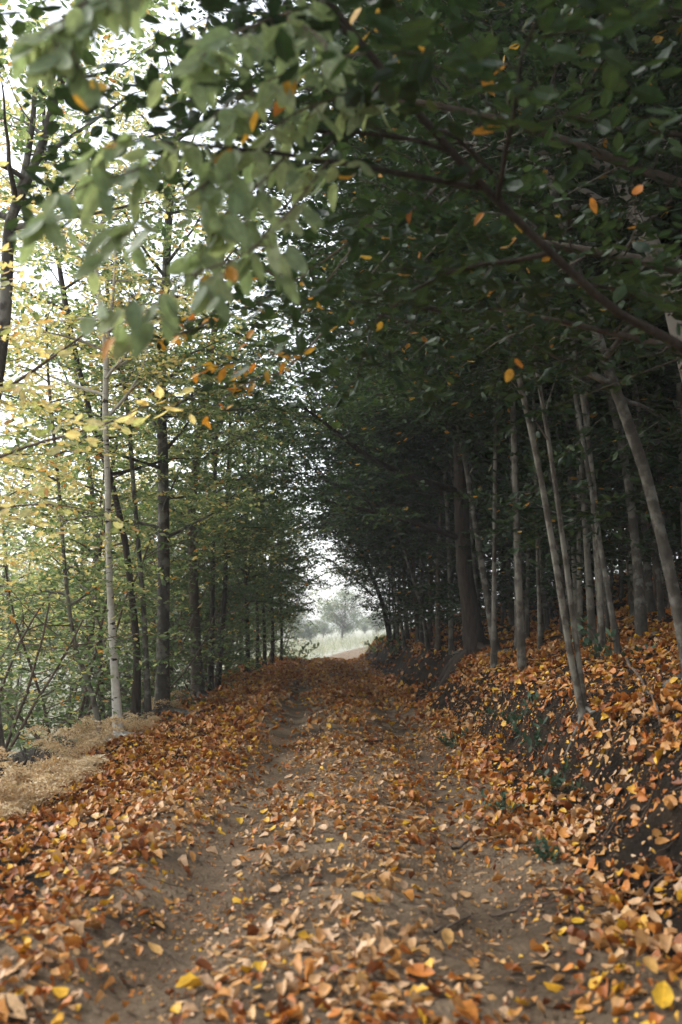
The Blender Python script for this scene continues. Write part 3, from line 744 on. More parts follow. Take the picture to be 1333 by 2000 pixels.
# ---- prototypes for the crowd of trees
def proto_tree(name, seed, H, r, leafmat, bark, **kw):
    rng = rg(seed)
    lean = rng.uniform(-.06, .02)
    ctrl = [np.array([0, 0, 0.])]
    d = nrm((lean, rng.uniform(-.04, .04), 1))
    for k in range(6):
        d = nrm(d + rng.normal(0, .035, 3) + np.array([-.012, 0, .02]))
        ctrl.append(ctrl[-1] + d * H / 6)
    return tree(name, None, None, ctrl, r, r * .3, bark, leafmat, rng, **kw)
THICK = dict(l2=1.2, sp2=.17, l3=.44, sp3=.145, ls=.044)
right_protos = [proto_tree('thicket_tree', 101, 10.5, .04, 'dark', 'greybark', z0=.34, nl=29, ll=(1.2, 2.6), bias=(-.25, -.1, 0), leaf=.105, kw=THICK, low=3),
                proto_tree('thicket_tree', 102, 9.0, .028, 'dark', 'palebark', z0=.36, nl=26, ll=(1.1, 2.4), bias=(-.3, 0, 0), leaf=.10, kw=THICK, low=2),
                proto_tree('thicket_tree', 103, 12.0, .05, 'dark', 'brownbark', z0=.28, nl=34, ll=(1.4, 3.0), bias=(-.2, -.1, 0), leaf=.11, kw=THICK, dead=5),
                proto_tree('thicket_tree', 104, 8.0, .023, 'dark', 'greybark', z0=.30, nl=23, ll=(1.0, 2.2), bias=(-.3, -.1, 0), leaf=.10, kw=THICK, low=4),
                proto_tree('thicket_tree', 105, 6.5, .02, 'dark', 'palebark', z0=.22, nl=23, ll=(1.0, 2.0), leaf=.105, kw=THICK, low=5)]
ORD = ['first', 'second', 'third', 'fourth', 'fifth', 'sixth', 'seventh', 'eighth', 'ninth', 'tenth', 'eleventh', 'twelfth', 'thirteenth', 'fourteenth',
       'fifteenth', 'sixteenth', 'seventeenth', 'eighteenth', 'nineteenth', 'twentieth']
rng = rg(77)
spots = []
THIN = set()
tries = 0
hero_xy = [(o.location.x, o.location.y) for o in COL.objects if o.parent is None and o.type == 'EMPTY' and 'thicket' not in o.name]
while len(spots) < 125 and tries < 6000:
    tries += 1
    y = 9 + 37 * rng.rand() ** 1.25; x = 2.35 + rng.rand() ** 1.4 * min(20, 3 + y * .55)
    if y < 12 and x < 3.2: continue
    px, _ = proj((x, y, 1.0))
    if px > 1650: continue
    dmin = .55 + .06 * (x - 2) 
    if any((x - a) ** 2 + (y - b) ** 2 < dmin ** 2 for a, b in spots + hero_xy): continue
    spots.append((x, y))
for i in range(24):
    y = 16.5 + 17.5 * (i + rng.rand() * .8) / 24; x = 1.92 + rng.rand() * .75 + float(curve_x(y))
    if all((x - a) ** 2 + (y - b) ** 2 > .3 ** 2 for a, b in spots + hero_xy): spots.append((x, y))
for i in range(14):
    y = 9.6 + 6.5 * (i + rng.rand()) / 14; x = 2.5 + 3.2 * ((i * 5) % 14 + rng.rand()) / 14
    if all((x - a) ** 2 + (y - b) ** 2 > .35 ** 2 for a, b in spots + hero_xy): spots.append((x, y)); THIN.add((x, y))
for i in range(17):
    px = 890 + 27 * i + rng.uniform(-10, 10); y = 10.5 + 8 * ((i * 7) % 17 + rng.rand()) / 17; x = (px - 667) / FPX * y
    if x > 1.9 and all((x - a) ** 2 + (y - b) ** 2 > .25 ** 2 for a, b in spots + hero_xy): spots.append((x, y)); THIN.add((x, y))
LAND = [(0, 760, 'left of the leaning stem at opening'), (760, 932, 'between leaning stem and thick dark trunk'),
        (932, 1060, 'just right of the thick dark trunk'), (1060, 1190, 'behind the twin pale stems'), (1190, 1345, 'between twin stems and right edge'),
        (1345, 9999, 'beyond the right edge')]
buckets = {}
for (x, y) in spots:
    px, _ = proj((x, y, gz(x, y) + .5))
    for a, b, ph in LAND:
        if a <= px < b: break
    dep = 'near' if y < 17 else ('middle' if y < 29 else 'deep')
    buckets.setdefault((ph, dep), []).append((px, x, y))
KIND = ['slim grey', 'thin pale', 'brown', 'slight grey', 'low pale']
DEP = {'near': 'in front', 'middle': 'halfway in', 'deep': 'deep inside'}
used_proto = set()
for (ph, dep), lst in buckets.items():
    for i, (px, x, y) in enumerate(sorted(lst)):
        k = int(rng.choice(5, p=[.27, .24, .16, .2, .13]))
        if (x, y) in THIN: k = 1 if i % 3 else 3
        p = right_protos[k]
        if k not in used_proto: used_proto.add(k); o = p
        else: o = copy_tree(p)
        o.location = (x, y, gz(x, y) - .02)
        o.rotation_euler = (rng.uniform(-.04, .04), rng.uniform(-.09, .02), rng.choice([0, rng.uniform(-.9, .9), rng.uniform(-3, 3)]))
        s = rng.uniform(.82, 1.2); o.scale = (s * 1.25, s * 1.25, s * 1.3) if (x, y) in THIN else (s, s, s * (.82 if y < 20 else (.7 if x < 3 else .95)))
        tag(o, '%s tree %s %s, %s from left' % (KIND[k], DEP[dep], ph, ORD[min(i, 19)]), 'tree', 'thicket trees on the right bank')

for i, (x, y) in enumerate([(2.9, -1.5), (3.6, -5), (4.6, 1.2), (2.7, -8), (5.6, -2.5), (3.9, 3.2), (6.2, 5.2), (5.2, 7.4), (7.5, 2.0), (3.1, 5.4), (3.4, 6.6), (4.5, 9.2), (2.75, .6)]):  # unseen trees added beside and behind the camera to darken bank and foreground
    o = copy_tree(right_protos[i % 3]); o.location = (x, y, gz(x, y) - .02); o.rotation_euler = (0, 0, rng.rand() * 6.28)
    tag(o, 'thicket tree of the same wood standing outside the picture beside the viewpoint', 'tree', 'thicket trees outside the picture')
# understory saplings on the bank (dark, leafy, low)
def shrub(name, seed, H, leafmat, ns=5, leaf=.10, spread=.5, kw=None, bark='twig', tmpl=None):
    rng = rg(seed)
    root = empty(name, (0, 0, 0)); W = MB(); LV = Leaves()
    k = dict(l2=.6, sp2=.2, l3=.26, sp3=.14, ls=.06); k.update(kw or {})
    for i in range(ns):
        a = i * 2.4 + rng.rand()
        pts = grow(rng, (math.cos(a) * .08, math.sin(a) * .08, -.05), (math.cos(a) * spread, math.sin(a) * spread, 1), H * rng.uniform(.7, 1.1), 7, .1, .01)
        W.tube(pts, np.linspace(.02, .008, 8), 6)
        for j in range(max(5, int(H * 3.2))):
            p, t = interp(pts, rng.uniform(.12, .98))
            b = rng.rand() * 6.28
            lp = grow(rng, p, (math.cos(b), math.sin(b), rng.uniform(-.1, .6)), rng.uniform(.5, 1.1) * (.4 + .22 * H), 5, .12, -.02)
            spray(W, LV, rng, lp, .007, .003, leaf=leaf, **k)
    W.build('trunk', M[bark], root)
    LV.to_mb(rng, tmpl or [LEAF_MID]).build('crown', M[leafmat], root, smooth=False)
    return root
us = [shrub('understory_shrub', 201, 2.2, 'dark', 4, .10), shrub('understory_shrub', 202, 3.4, 'dark', 4, .11)]
rs = [(3.9, 12.5), (5.2, 10.8), (6.6, 13.2), (8.5, 17), (7.4, 20), (10, 22), (5.6, 17.5), (4.4, 21), (3.4, 24.5), (2.7, 29), (2.4, 31.5), (6, 27), (9, 30), (13, 27), (12, 34), (4, 34), (3.0, 36), (15, 33), (7.5, 11.5), (9.5, 15)]
rs += [(2.2 + 1.15 * i + .7 * (i % 2), 35.5 + 2.6 * (i % 4)) for i in range(13)]
rs += [(11.5 + 2.1 * (i % 5) + 1.2 * ((i * 7) % 3), 17 + 3.1 * (i // 2)) for i in range(22)]
rl = []
scount = {}
def shrub_ord(y):
    k = y < 18, y < 28
    scount[k] = scount.get(k, 0) + 1
    return (ORD + ['twenty-first', 'twenty-second', 'twenty-third', 'twenty-fourth', 'twenty-fifth', 'twenty-sixth', 'twenty-seventh', 'twenty-eighth', 'twenty-ninth', 'thirtieth', 'thirty-first', 'thirty-second', 'thirty-third', 'thirty-fourth', 'thirty-fifth', 'thirty-sixth'])[scount[k] - 1]
for i, (x, y) in enumerate(rs):
    o = us[i] if i < 2 else copy_tree(us[i % 2])
    o.location = (x, y, gz(x, y)); o.rotation_euler = (0, 0, rng.rand() * 6.28); s = rng.uniform(.7, 1.15) * (1.35 if i >= 33 else (1.6 if i >= 20 else 1)); o.scale = (s, s, s)
    rl.append((proj((x, y, gz(x, y) + 1))[0], y, o))
for i, (px, y, o) in enumerate(sorted(rl, key=lambda t: t[0])):
    tag(o, 'dark leafy shrub under the %s trees, %s from left' % ('near' if y < 18 else ('middle' if y < 28 else 'farthest'), shrub_ord(y)), 'shrub', 'shrubs under the thicket')

# ---- left background trees (lit from the open field)
GB = dict(l2=1.1, sp2=.2, l3=.4, sp3=.13, ls=.04)
left_protos = [proto_tree('field_edge_tree', 111, 9.0, .06, 'mixed', 'brownbark', z0=.22, nl=29, ll=(1.2, 2.4), leaf=.105, kw=GB),
               proto_tree('field_edge_tree', 112, 8.0, .05, 'yellow', 'greybark', z0=.3, nl=26, ll=(1.1, 2.2), leaf=.105, kw=GB),
               proto_tree('field_edge_tree', 113, 7.0, .05, 'green', 'darkbark', z0=.15, nl=29, ll=(1.1, 2.2), leaf=.11, kw=GB, low=4)]
lsp = [(-4.2, 16.5, 0), (-5.4, 21, 1), (-3.6, 21.5, 2), (-4.6, 26, 1), (-3.3, 29, 2), (-8.5, 26, 0), (-6.2, 31, 1), (-10, 31, 1), (-3.4, 34, 2), 
       (-4.4, 36.5, 2), (-6.6, 24.5, 1), (-12, 36, 0), (-4.6, 10.8, 1), (-4.4, 18.6, 0), (-3.2, 23.5, 2)]
DK = {0: 'green and yellow tree', 1: 'pale yellow tree', 2: 'dense green tree'}
tmp = []
used_proto = set()
for i, (x, y, k) in enumerate(lsp):
    o = left_protos[k]
    if k in used_proto: o = copy_tree(o)
    used_proto.add(k)
    o.location = (x, y, gz(x, y) - .02); o.rotation_euler = (rng.uniform(-.05, .05), rng.uniform(-.05, .05), rng.rand() * 6.28)
    s = rng.uniform(.85, 1.15); o.scale = (s, s, s)
    tmp.append((proj((x, y, 1))[0], k, o))
cnt = {}
for px, k, o in sorted(tmp, key=lambda t: t[0]):
    cnt[k] = cnt.get(k, 0) + 1
    tag(o, '%s behind the left stems, %s of its colour from left' % (DK[k], ORD[cnt[k] - 1]), 'tree', 'trees behind the left stems')
ls_ = [shrub('hedge_shrub', 211, 2.6, 'green', 5, .085), shrub('hedge_shrub', 212, 2.2, 'mixed', 5, .08)]
hs = [(-6.2, 14.8, 0), (-7.4, 17.2, 0), (-8.6, 20, 1), (-5.9, 25, 0), (-9.5, 24, 0), (-3.3, 16.8, 0), (-3.2, 22, 0), (-3.9, 14.2, 0), (-3.7, 19, 0), (-4.8, 22.5, 0), (-3.1, 25.5, 0), (-3.4, 31, 0), (-2.6, 34.5, 0), (-4.3, 11.6, 1), (-6.3, 20.5, 0), (-5, 29, 0), (-2.3, 36.5, 1)]
tmp = []; used_proto = set()
for i, (x, y, k) in enumerate(hs):
    o = ls_[k]
    if k in used_proto: o = copy_tree(o)
    used_proto.add(k)
    o.location = (x, y, gz(x, y)); o.rotation_euler = (0, 0, rng.rand() * 6.28); s = rng.uniform(.9, 1.4); o.scale = (s, s, s)
    tmp.append((proj((x, y, 1))[0], k, o))
for i, (px, k, o) in enumerate(sorted(tmp, key=lambda t: t[0])):
    tag(o, '%s shrub growing low behind the left trunks, %s from left' % (['dense green', 'yellowing'][k], ORD[i]), 'shrub', 'shrubs behind the left trunks')

# ---- far trees on the meadow
def far_tree(seed, H, rx, leafmat='farleaf'):
    rng = rg(seed)
    root = empty('meadow_tree', (0, 0, 0)); W = MB(); LV = Leaves()
    W.tube(grow(rng, (0, 0, -.1), (0, 0, 1), H * .75, 6, .05, .05), np.linspace(.12, .05, 7), 7)
    n = 9500
    # leaf clumps through the crown volume
    nc = 46
    c = rng.normal(0, 1, (nc, 3)); c /= np.linalg.norm(c, axis=1)[:, None]; c *= (rng.rand(nc) ** .4)[:, None]
    c = c * np.array([rx, rx, H * .42]) + np.array([0, 0, H * .55])
    for q in c: W.tube(np.array([[0, 0, max(.2, q[2] * .55)], q * .6 + np.array([0, 0, q[2] * .2]), q]), [.03, .02, .01], 4)
    idx = rng.randint(0, nc, n)
    P = c[idx] + rng.normal(0, 1, (n, 3)) * np.array([.34, .34, .22]) * (H / 4.5)
    D = rng.normal(0, 1, (n, 3)); N = UP + rng.normal(0, .6, (n, 3))
    LV.add(P, D, N, rng.uniform(.10, .2, n))
    W.build('trunk', M['twig'], root)
    LV.to_mb(rng, [LEAF_LOW]).build('crown', M[leafmat], root, smooth=False)
    return root
fp = [far_tree(301, 5.0, 2.1), far_tree(302, 4.0, 2.3)]
def mix_yellow(o):
    return o
far = [(668, 125, 0, 1.35, 'round grey green tree standing alone in the bright meadow beyond the opening'),
       (632, 150, 1, .8, 'pale bush left of the round tree in the bright meadow'),
       (606, 120, 1, .6, 'low pale bush at the left end of the meadow bushes'),
       (713, 165, 1, .7, 'pale bush right of the round tree in the bright meadow'),
       (735, 150, 0, .8, 'pale tree half hidden by the leaning stem at the opening'),
       (575, 120, 0, .9, 'meadow tree glimpsed between the last left stems'),
       (520, 110, 0, 1.4, 'tall meadow tree seen through the row of left stems'),
       (440, 90, 1, 1.6, 'meadow tree seen faintly behind the bowing trunk'),
       (300, 80, 0, 1.7, 'far field tree behind the white birch'),
       (190, 85, 1, 1.8, 'far field tree left of the white birch'),
       (90, 75, 0, 1.5, 'far field tree between left edge and crooked stem'),
       (10, 90, 1, 1.7, 'far field tree beyond the left edge trunk'),
       (-150, 80, 0, 1.8, 'far field tree outside the left edge')]
for i, (px, Y, k, s, lab) in enumerate(far):
    o = fp[k] if i < 2 else copy_tree(fp[k])
    g = gp(px, Y); o.location = tuple(g); o.scale = (s, s, s); o.rotation_euler = (0, 0, rng.rand() * 6.28)
    tag(o, lab, 'tree', 'trees out in the meadow')

# meadow grass
def meadow_grass():
    rng = rg(401); mb = MB()
    N = 26000
    Y = 40 + 90 * rng.rand(N) ** 1.6
    x = rng.uniform(-.42, .12, N) * Y
    near = rng.rand(N) < .35
    Y = np.where(near, rng.uniform(9, 40, N), Y); x = np.where(near, -7 - rng.rand(N) * 14, x)
    u = x - curve_x(Y)
    keep = (u < -1.5) | (u > 1.3)
    x, Y = x[keep], Y[keep]; n = len(x)
    P = np.stack([x, Y, ground(x, Y)], -1)
    D = UP + rng.normal(0, .35, (n, 3)); Nn = rng.normal(0, 1, (n, 3))
    place(mb, leaf_template([(0, .02, .02), (.5, .016, .016), (1, 0, 0)], fold=.1, curl=.8), P, D, Nn, rng.uniform(.25, .6, n) * (1 + Y / 120), rng.rand(n))
    o = mb.build('meadow_grass', M['grass'], smooth=False)
    tag(o, 'pale rough grass of the bright open meadow', 'grass', kind='stuff')
meadow_grass()

# ================================================================== NEAR FOLIAGE: big out of focus leaves on the overhead bough
def big_leaf_sprays():
    root = [o for o in COL.objects if o.name.startswith('arching_tree')][0]
    base = np.array(root.location)
    rng = rg(501)
    boughs = [  # each (points, leaf size, leaf spacing)
        ([(935, 367, 3.7), (760, 335, 3.35), (560, 302, 3.0), (380, 283, 2.75), (185, 270, 2.55)], .013, 1),
        ([(640, 315, 3.1), (560, 420, 2.9), (470, 500, 2.75), (300, 560, 2.6), (215, 600, 2.55)], .004, 0),
        ([(480, 292, 2.9), (400, 360, 2.75), (300, 420, 2.65), (200, 470, 2.6)], .004, 0),
        ([(360, 281, 2.75), (270, 330, 2.65), (170, 360, 2.55), (95, 410, 2.5)], .004, 0),
        ([(560, 302, 3.0), (470, 400, 2.85), (430, 440, 2.8), (390, 480, 2.75)], .004, 0),
        ([(640, 0, 3.3), (520, 40, 2.9), (430, 80, 2.6), (380, 130, 2.5)], .005, 0),
        ([(500, -190, 3.2), (350, -120, 2.7), (200, -20, 2.4), (90, 60, 2.3)], .006, 0),
        ([(350, -120, 2.7), (240, -60, 2.45), (140, 20, 2.35), (110, 110, 2.3)], .004, 0),
        ([(640, 0, 3.3), (560, 30, 3.0), (610, 60, 2.8), (640, 90, 2.7)], .004, 0),
        ([(720, 100, 3.4), (600, 130, 3.1), (500, 170, 2.9), (420, 220, 2.8)], .005, 0),
        ([(800, 200, 3.5), (700, 190, 3.3), (600, 210, 3.1), (520, 260, 3.0)], .005, 0),
    ]
    LV = Leaves()
    gold = Leaves(); drk = Leaves()
    for pts, r, main in boughs:
        pl = smooth_path([at(*p) - base for p in pts], 14)
        W = MB(); W.tube(pl, np.linspace(r, .002, 14), 7, rng, .08)
        L = np.linalg.norm(np.diff(pl, axis=0), axis=1).sum()
        f = .3 if main else .12; sg = 1
        while f <= 1.0:
            p, t = interp(pl, min(f, .999))
            side = nrm(np.cross(t, UP)) * sg; sg = -sg
            # short twig with 2-4 leaves hanging
            d = nrm(t * .5 + side * .5 + rng.normal(0, .3, 3) - UP * .35)
            tl = rng.uniform(.05, .16)
            W.tube(np.array([p, p + d * tl * .5, p + d * tl - UP * .02]), [.0022, .0018, .0014], 4)
            nlv = rng.randint(2, 5)
            for j in range(nlv):
                q = p + d * tl * (j + 1) / nlv
                s2 = 1 if j % 2 else -1
                dd = nrm(d * .6 + nrm(np.cross(d, UP)) * s2 * .7 - UP * rng.uniform(.5, 1.5) + rng.normal(0, .2, 3))
                nn = UP * .5 + np.array([0, -1, 0]) * rng.uniform(-.2, 1.1) + rng.normal(0, .35, 3)
                tgt = gold if rng.rand() < .012 else LV
                tgt.add(q[None], dd[None], nn[None], np.array([rng.uniform(.078, .125)]))
            f += rng.uniform(.038, .065) / L
        W.build('branch', M['darkbark'] if main else M['twig'], root)
    # twigs with autumn coloured leaves at the left end of the canopy
    for pts in [[(720, 445, 5.2), (560, 560, 5.0), (420, 625, 4.8), (285, 612, 4.7)], [(700, 470, 5.2), (600, 600, 5.0), (520, 690, 4.9), (430, 715, 4.8)],
                [(560, 560, 5.0), (470, 480, 4.9), (440, 440, 4.8)], [(640, 640, 5.2), (560, 720, 5.1), (500, 740, 5.0), (430, 780, 5.0)], [(420, 625, 4.8), (360, 650, 4.7), (320, 660, 4.7)]]:
        pl = smooth_path([at(*p) - base for p in pts], 12)
        W = MB(); W.tube(pl, np.linspace(.006, .002, 12), 6)
        L = np.linalg.norm(np.diff(pl, axis=0), axis=1).sum(); f = .15; sg = 1
        while f < 1:
            p, t = interp(pl, f); side = nrm(np.cross(t, UP)) * sg; sg = -sg
            d = nrm(t * .6 + side * .7 + rng.normal(0, .3, 3)); tl = rng.uniform(.1, .3)
            W.tube(np.array([p, p + d * tl]), [.002, .001], 3)
            share = .34 if f > .55 else .12
            for j in range(6):
                q = p + d * tl * (j + 1) / 6
                dd = nrm(d * .6 + nrm(np.cross(d, UP)) * (1 if j % 2 else -1) * .8 - UP * .4 + rng.normal(0, .25, 3))
                (gold if rng.rand() < share else drk).add(q[None], dd[None], (UP + rng.normal(0, .4, 3))[None], np.array([rng.uniform(.055, .085)]))
            f += .06 / L
        W.build('branch', M['twig'], root)
    drk.to_mb(rng, [LEAF_MID]).build('foliage', M['dark'], root, smooth=True)
    LV.to_mb(rng, LEAF_HI).build('foliage', M['green_hi'], root, smooth=True)
    # loose yellow and orange leaves caught on the twigs
    for (px, py, Y, s) in [(745, 70, 3.4, .10), (725, 60, 3.4, .11), (760, 90, 3.4, .09), (805, 95, 3.6, .08), (498, 392, 3.2, .075), (803, 400, 4.2, .085), (490, 545, 4.2, .07),
                           (140, 165, 2.6, .08), (160, 160, 2.6, .08), (740, 340, 4.4, .06), (565, 155, 3.2, .10), (560, 180, 3.2, .09), (945, 415, 4.0, .07), (1010, 700, 4.0, .09), (1000, 720, 4.0, .08),
                           (440, 718, 4.6, .075), (350, 655, 4.4, .08), (325, 620, 4.4, .07), (520, 725, 5, .07), (745, 627, 4.6, .08), (700, 15, 3.4, .11), (820, 490, 4.4, .08), (1155, 385, 4.2, .08), (1250, 360, 4.0, .11)]:
        p = at(px, py, Y) - base
        gold.add(p[None], (rng.normal(0, .5, 3) - UP * .7)[None], (rng.normal(0, .5, 3) + np.array([0, -1, .4]))[None], np.array([s]))
    gold.to_mb(rng, LEAF_HI).build('yellowed_foliage', M['gold'], root, smooth=True)
big_leaf_sprays()

# ================================================================== BRACKEN, SNAGS, TWIGS, PLANTS
def frond(mb, rng, base, az, L, lift):
    d = np.array([math.cos(az), math.sin(az), 0])
    n = 15
    t = np.linspace(0, 1, n)
    arch = lift * (t - .62 * t ** 2.4) 
    pts = base + d * (L * t * .8)[:, None] + UP * (L * arch)[:, None] + rng.normal(0, .006, (n, 3))
    mb.tube(pts, np.linspace(.004, .0012, n), 3)
    P = []; D = []; N = []; S = []
    side = nrm(np.cross(d, UP))
    for i in range(2, n):
        pl = L * .42 * math.sin(math.pi * (1 - (i / n)) ** .8 * .92) * rng.uniform(.7, 1.15) + .02
        for sg in (1, -1):
            dr = nrm(side * sg + d * .35 + UP * rng.uniform(-.5, .15) + rng.normal(0, .18, 3))
            m = max(3, int(pl / .034))
            for j in range(m):
                q = pts[i] + dr * pl * (j + .4) / m - UP * .10 * pl * ((j + .4) / m) ** 2
                ls = .062 * (1 - .65 * j / m) * rng.uniform(.7, 1.2)
                perp = nrm(np.cross(dr, UP))
                for s2 in (1, -1):
                    P.append(q); D.append(perp * s2 + dr * .35 + rng.normal(0, .35, 3)); N.append(UP + rng.normal(0, .5, 3)); S.append(ls)
    place(mb, LEAF_LOW, np.array(P), np.array(D), np.array(N), np.array(S), np.clip(rng.normal(.55, .22) + rng.normal(0, .15, len(P)), 0, 1))
def bracken_mesh(seed, nf, L):
    rng = rg(seed); mb = MB()
    for k in range(nf):
        frond(mb, rng, np.array([rng.normal(0, .06), rng.normal(0, .06), -.02]), k * 2.4 + rng.rand(), L * rng.uniform(.6, 1.15), rng.uniform(.7, 1.7))
    return mb
bp = [bracken_mesh(601, 8, .72).mesh('bracken', M['bracken'], False), bracken_mesh(602, 7, .6).mesh('bracken', M['bracken'], False), bracken_mesh(603, 9, .8).mesh('bracken', M['bracken'], False)]
bl = [(30, 6.0), (95, 6.3), (10, 6.9), (70, 7.4), (140, 7.4), (120, 8.2), (185, 8.4), (60, 8.6), (215, 9.4), (160, 9.6), (250, 10.2), (200, 10.8), (285, 11.2), (245, 11.8), (310, 12.4), (275, 13.0), (335, 13.6), (318, 12.0), (355, 14.6), (345, 13.0), (375, 15.6), (-40, 6.5), (20, 9.6)]
bl = [(float(np.interp(Y, [6, 8, 10, 12, 15], [-35, 90, 190, 255, 322])) + rng.normal(0, 10) - rng.uniform(0, 1) ** 1.5 * 900 / Y, Y) for px, Y in bl]
bl = [b for q, b in enumerate(bl) if q % 4 != 1]
bl.sort(key=lambda t: t[1])
for i, (px, Y) in enumerate(bl):
    o = bpy.data.objects.new('bracken_clump', bp[i % 3]); COL.objects.link(o)
    g = gp(px, Y); o.location = tuple(g); o.rotation_euler = (0, 0, rng.rand() * 6.28); s = rng.uniform(.38, .68); o.scale = (s, s, s * rng.uniform(.8, 1.45))
    tag(o, 'dry tan bracken clump on the left verge, %s nearest to the camera' % (['first', 'second', 'third', 'fourth', 'fifth', 'sixth', 'seventh', 'eighth', 'ninth', 'tenth', 'eleventh', 'twelfth', 'thirteenth', 'fourteenth', 'fifteenth', 'sixteenth', 'seventeenth', 'eighteenth', 'nineteenth', 'twentieth', 'twenty-first', 'twenty-second', 'twenty-third'][i]), 'fern', 'dry bracken along the left verge')

def snag(px, Y, top, r, label, seed, fork=False):
    rng = rg(seed); g = gp(px, Y)
    mb = MB(); t = at(top[0], top[1], Y) - g
    mb.tube(smooth_path([(0, 0, -.08), t * .5 + rng.normal(0, .02, 3), t], 9), np.linspace(r * 1.3, r * .7, 9), 8, rng, .18, caps=True)
    if fork:
        mb.tube(smooth_path([t * .55, t * .8 + np.array([.05, 0, 0]), t * .98 + np.array([.09, 0, 0])], 6), np.linspace(r * .7, r * .4, 6), 7, rng, .2, caps=True)
    o = mb.build('broken_stump', M['darkbark']); o.location = tuple(g)
    tag(o, label, 'stump', 'broken stumps by the left verge')
snag(44, 8.1, (32, 1480), .022, 'thin forked dead stump in the bracken beside the left edge trunk', 701, True)
snag(66, 8.6, (64, 1478), .018, 'shorter straight dead stump right of the forked stump', 702)

def stick(pts, r, label, seed, name='fallen_twig', cat='twig', mat='twig'):
    rng = rg(seed)
    w = []
    for px, py in pts:
        # cast the pixel on to the ground
        Y = 3.0
        for _ in range(60):
            p = at(px, py, Y)
            dz = p[2] - gz(p[0], p[1])
            if dz < .01: break
            Y += max(.03, dz * 1.2)
        w.append(at(px, py, Y) + UP * (r * .8))
    b = w[0].copy()
    mb = MB(); pl = smooth_path([q - b for q in w], 12)
    pl[:, 2] = [gz(*(b + q)[:2]) - b[2] + r * .8 + .01 * abs(rng.normal()) for q in pl]
    mb.tube(pl, np.linspace(r, r * .4, 12), 6, rng, .15, caps=True)
    for k in range(2):
        q, u = interp(pl, rng.uniform(.3, .8))
        mb.tube(grow(rng, q, u + rng.normal(0, .5, 3) + UP * .2, .12, 3, .1, 0), [r * .4, r * .3, r * .25, r * .15], 4)
    o = mb.build(name, M[mat]); o.location = tuple(b)
    tag(o, label, cat, 'twigs lying on the ground')
stick([(715, 1452), (760, 1444), (790, 1436)], .014, 'dark twig lying across the far right rut', 711)
stick([(830, 1570), (835, 1600)], .008, 'short bare twig lying lengthwise right of the centre ridge', 712)
stick([(885, 1665), (920, 1645), (950, 1642)], .012, 'exposed root like twig arching over the right rut', 713)
stick([(1330, 1700), (1270, 1750), (1180, 1830)], .009, 'long thin twig slanting down the foot of the bank at right', 714)
stick([(960, 1795), (1040, 1770), (1085, 1760)], .007, 'thin twig half buried in leaves on the right rut', 715)
stick([(850, 1830), (905, 1800), (925, 1790)], .008, 'dark twig in the leaves at lower centre right', 716)
stick([(1000, 1255), (1030, 1275), (1075, 1262)], .02, 'pale fallen branch on the bank between dark trunk and twin stems', 717)
stick([(1225, 1290), (1265, 1350), (1290, 1420)], .016, 'bare dark branch lying down the bank left of the edge trunk', 718)
stick([(40, 1960), (20, 1990)], .016, 'dark stub of wood in leaves at the bottom left corner', 719)

# low plants on the bank
def plant(px, Y, H, seed, label, leafmat='bramble', leaf=.07, name='bramble_plant', cat='plant'):
    rng = rg(seed); g = gp(px, Y)
    root = empty(name, g); W = MB(); LV = Leaves()
    for i in range(5):
        a = i * 2.4 + rng.rand()
        pts = grow(rng, (0, 0, -.02), (math.cos(a) * .7, math.sin(a) * .7, .8), H * rng.uniform(.7, 1.3), 6, .14, -.06)
        W.tube(pts, np.linspace(.004, .0015, 7), 4)
        for f in np.linspace(.25, 1, 5):
            p, t = interp(pts, min(f, .999))
            for j in range(3):
                dd = nrm(t * .3 + rng.normal(0, .6, 3) + np.array([0, -.2, 0]))
                LV.add(p[None], dd[None], (UP + rng.normal(0, .3, 3))[None], np.array([leaf * rng.uniform(.7, 1.2)]))
    W.build('stem', M['twig'], root)
    LV.to_mb(rng, [LEAF_HI[0], LEAF_HI[2]]).build('foliage', M[leafmat], root)
    tag(root, label, cat, 'low plants on the bank')
plant(1055, 8.4, .40, 721, 'green bramble sprouting on the bank left of the twin stems', leaf=.085)
plant(1010, 9.4, .32, 722, 'smaller bramble further left behind the bramble by the twin stems', leaf=.08)
plant(985, 7.0, .20, 723, 'little fern like sprig at the foot of the bank', leaf=.05)
plant(1090, 7.0, .22, 724, 'tiny green sprig below the twin stems', leaf=.06)
plant(885, 10.4, .24, 725, 'low green sprig near the track edge left of the brambles', leaf=.06)
plant(1075, 5.6, .12, 726, 'single small green seedling among leaves at the bank foot', leaf=.05)
plant(1180, 9.4, .5, 727, 'leafy seedling right behind the twin stems', leaf=.09)
plant(770, 25, .9, 728, 'leafy bush below the leaning dark stem by the opening', 'green', .13)
plant(735, 30, .8, 729, 'small bush against the bright meadow right of the track', 'mixed', .13)
plant(588, 33.5, .9, 730, 'small bush against the bright meadow left of the track', 'green', .14)
plant(570, 32.0, .7, 731, 'low green bush at the foot of the last left stem', 'green', .13)

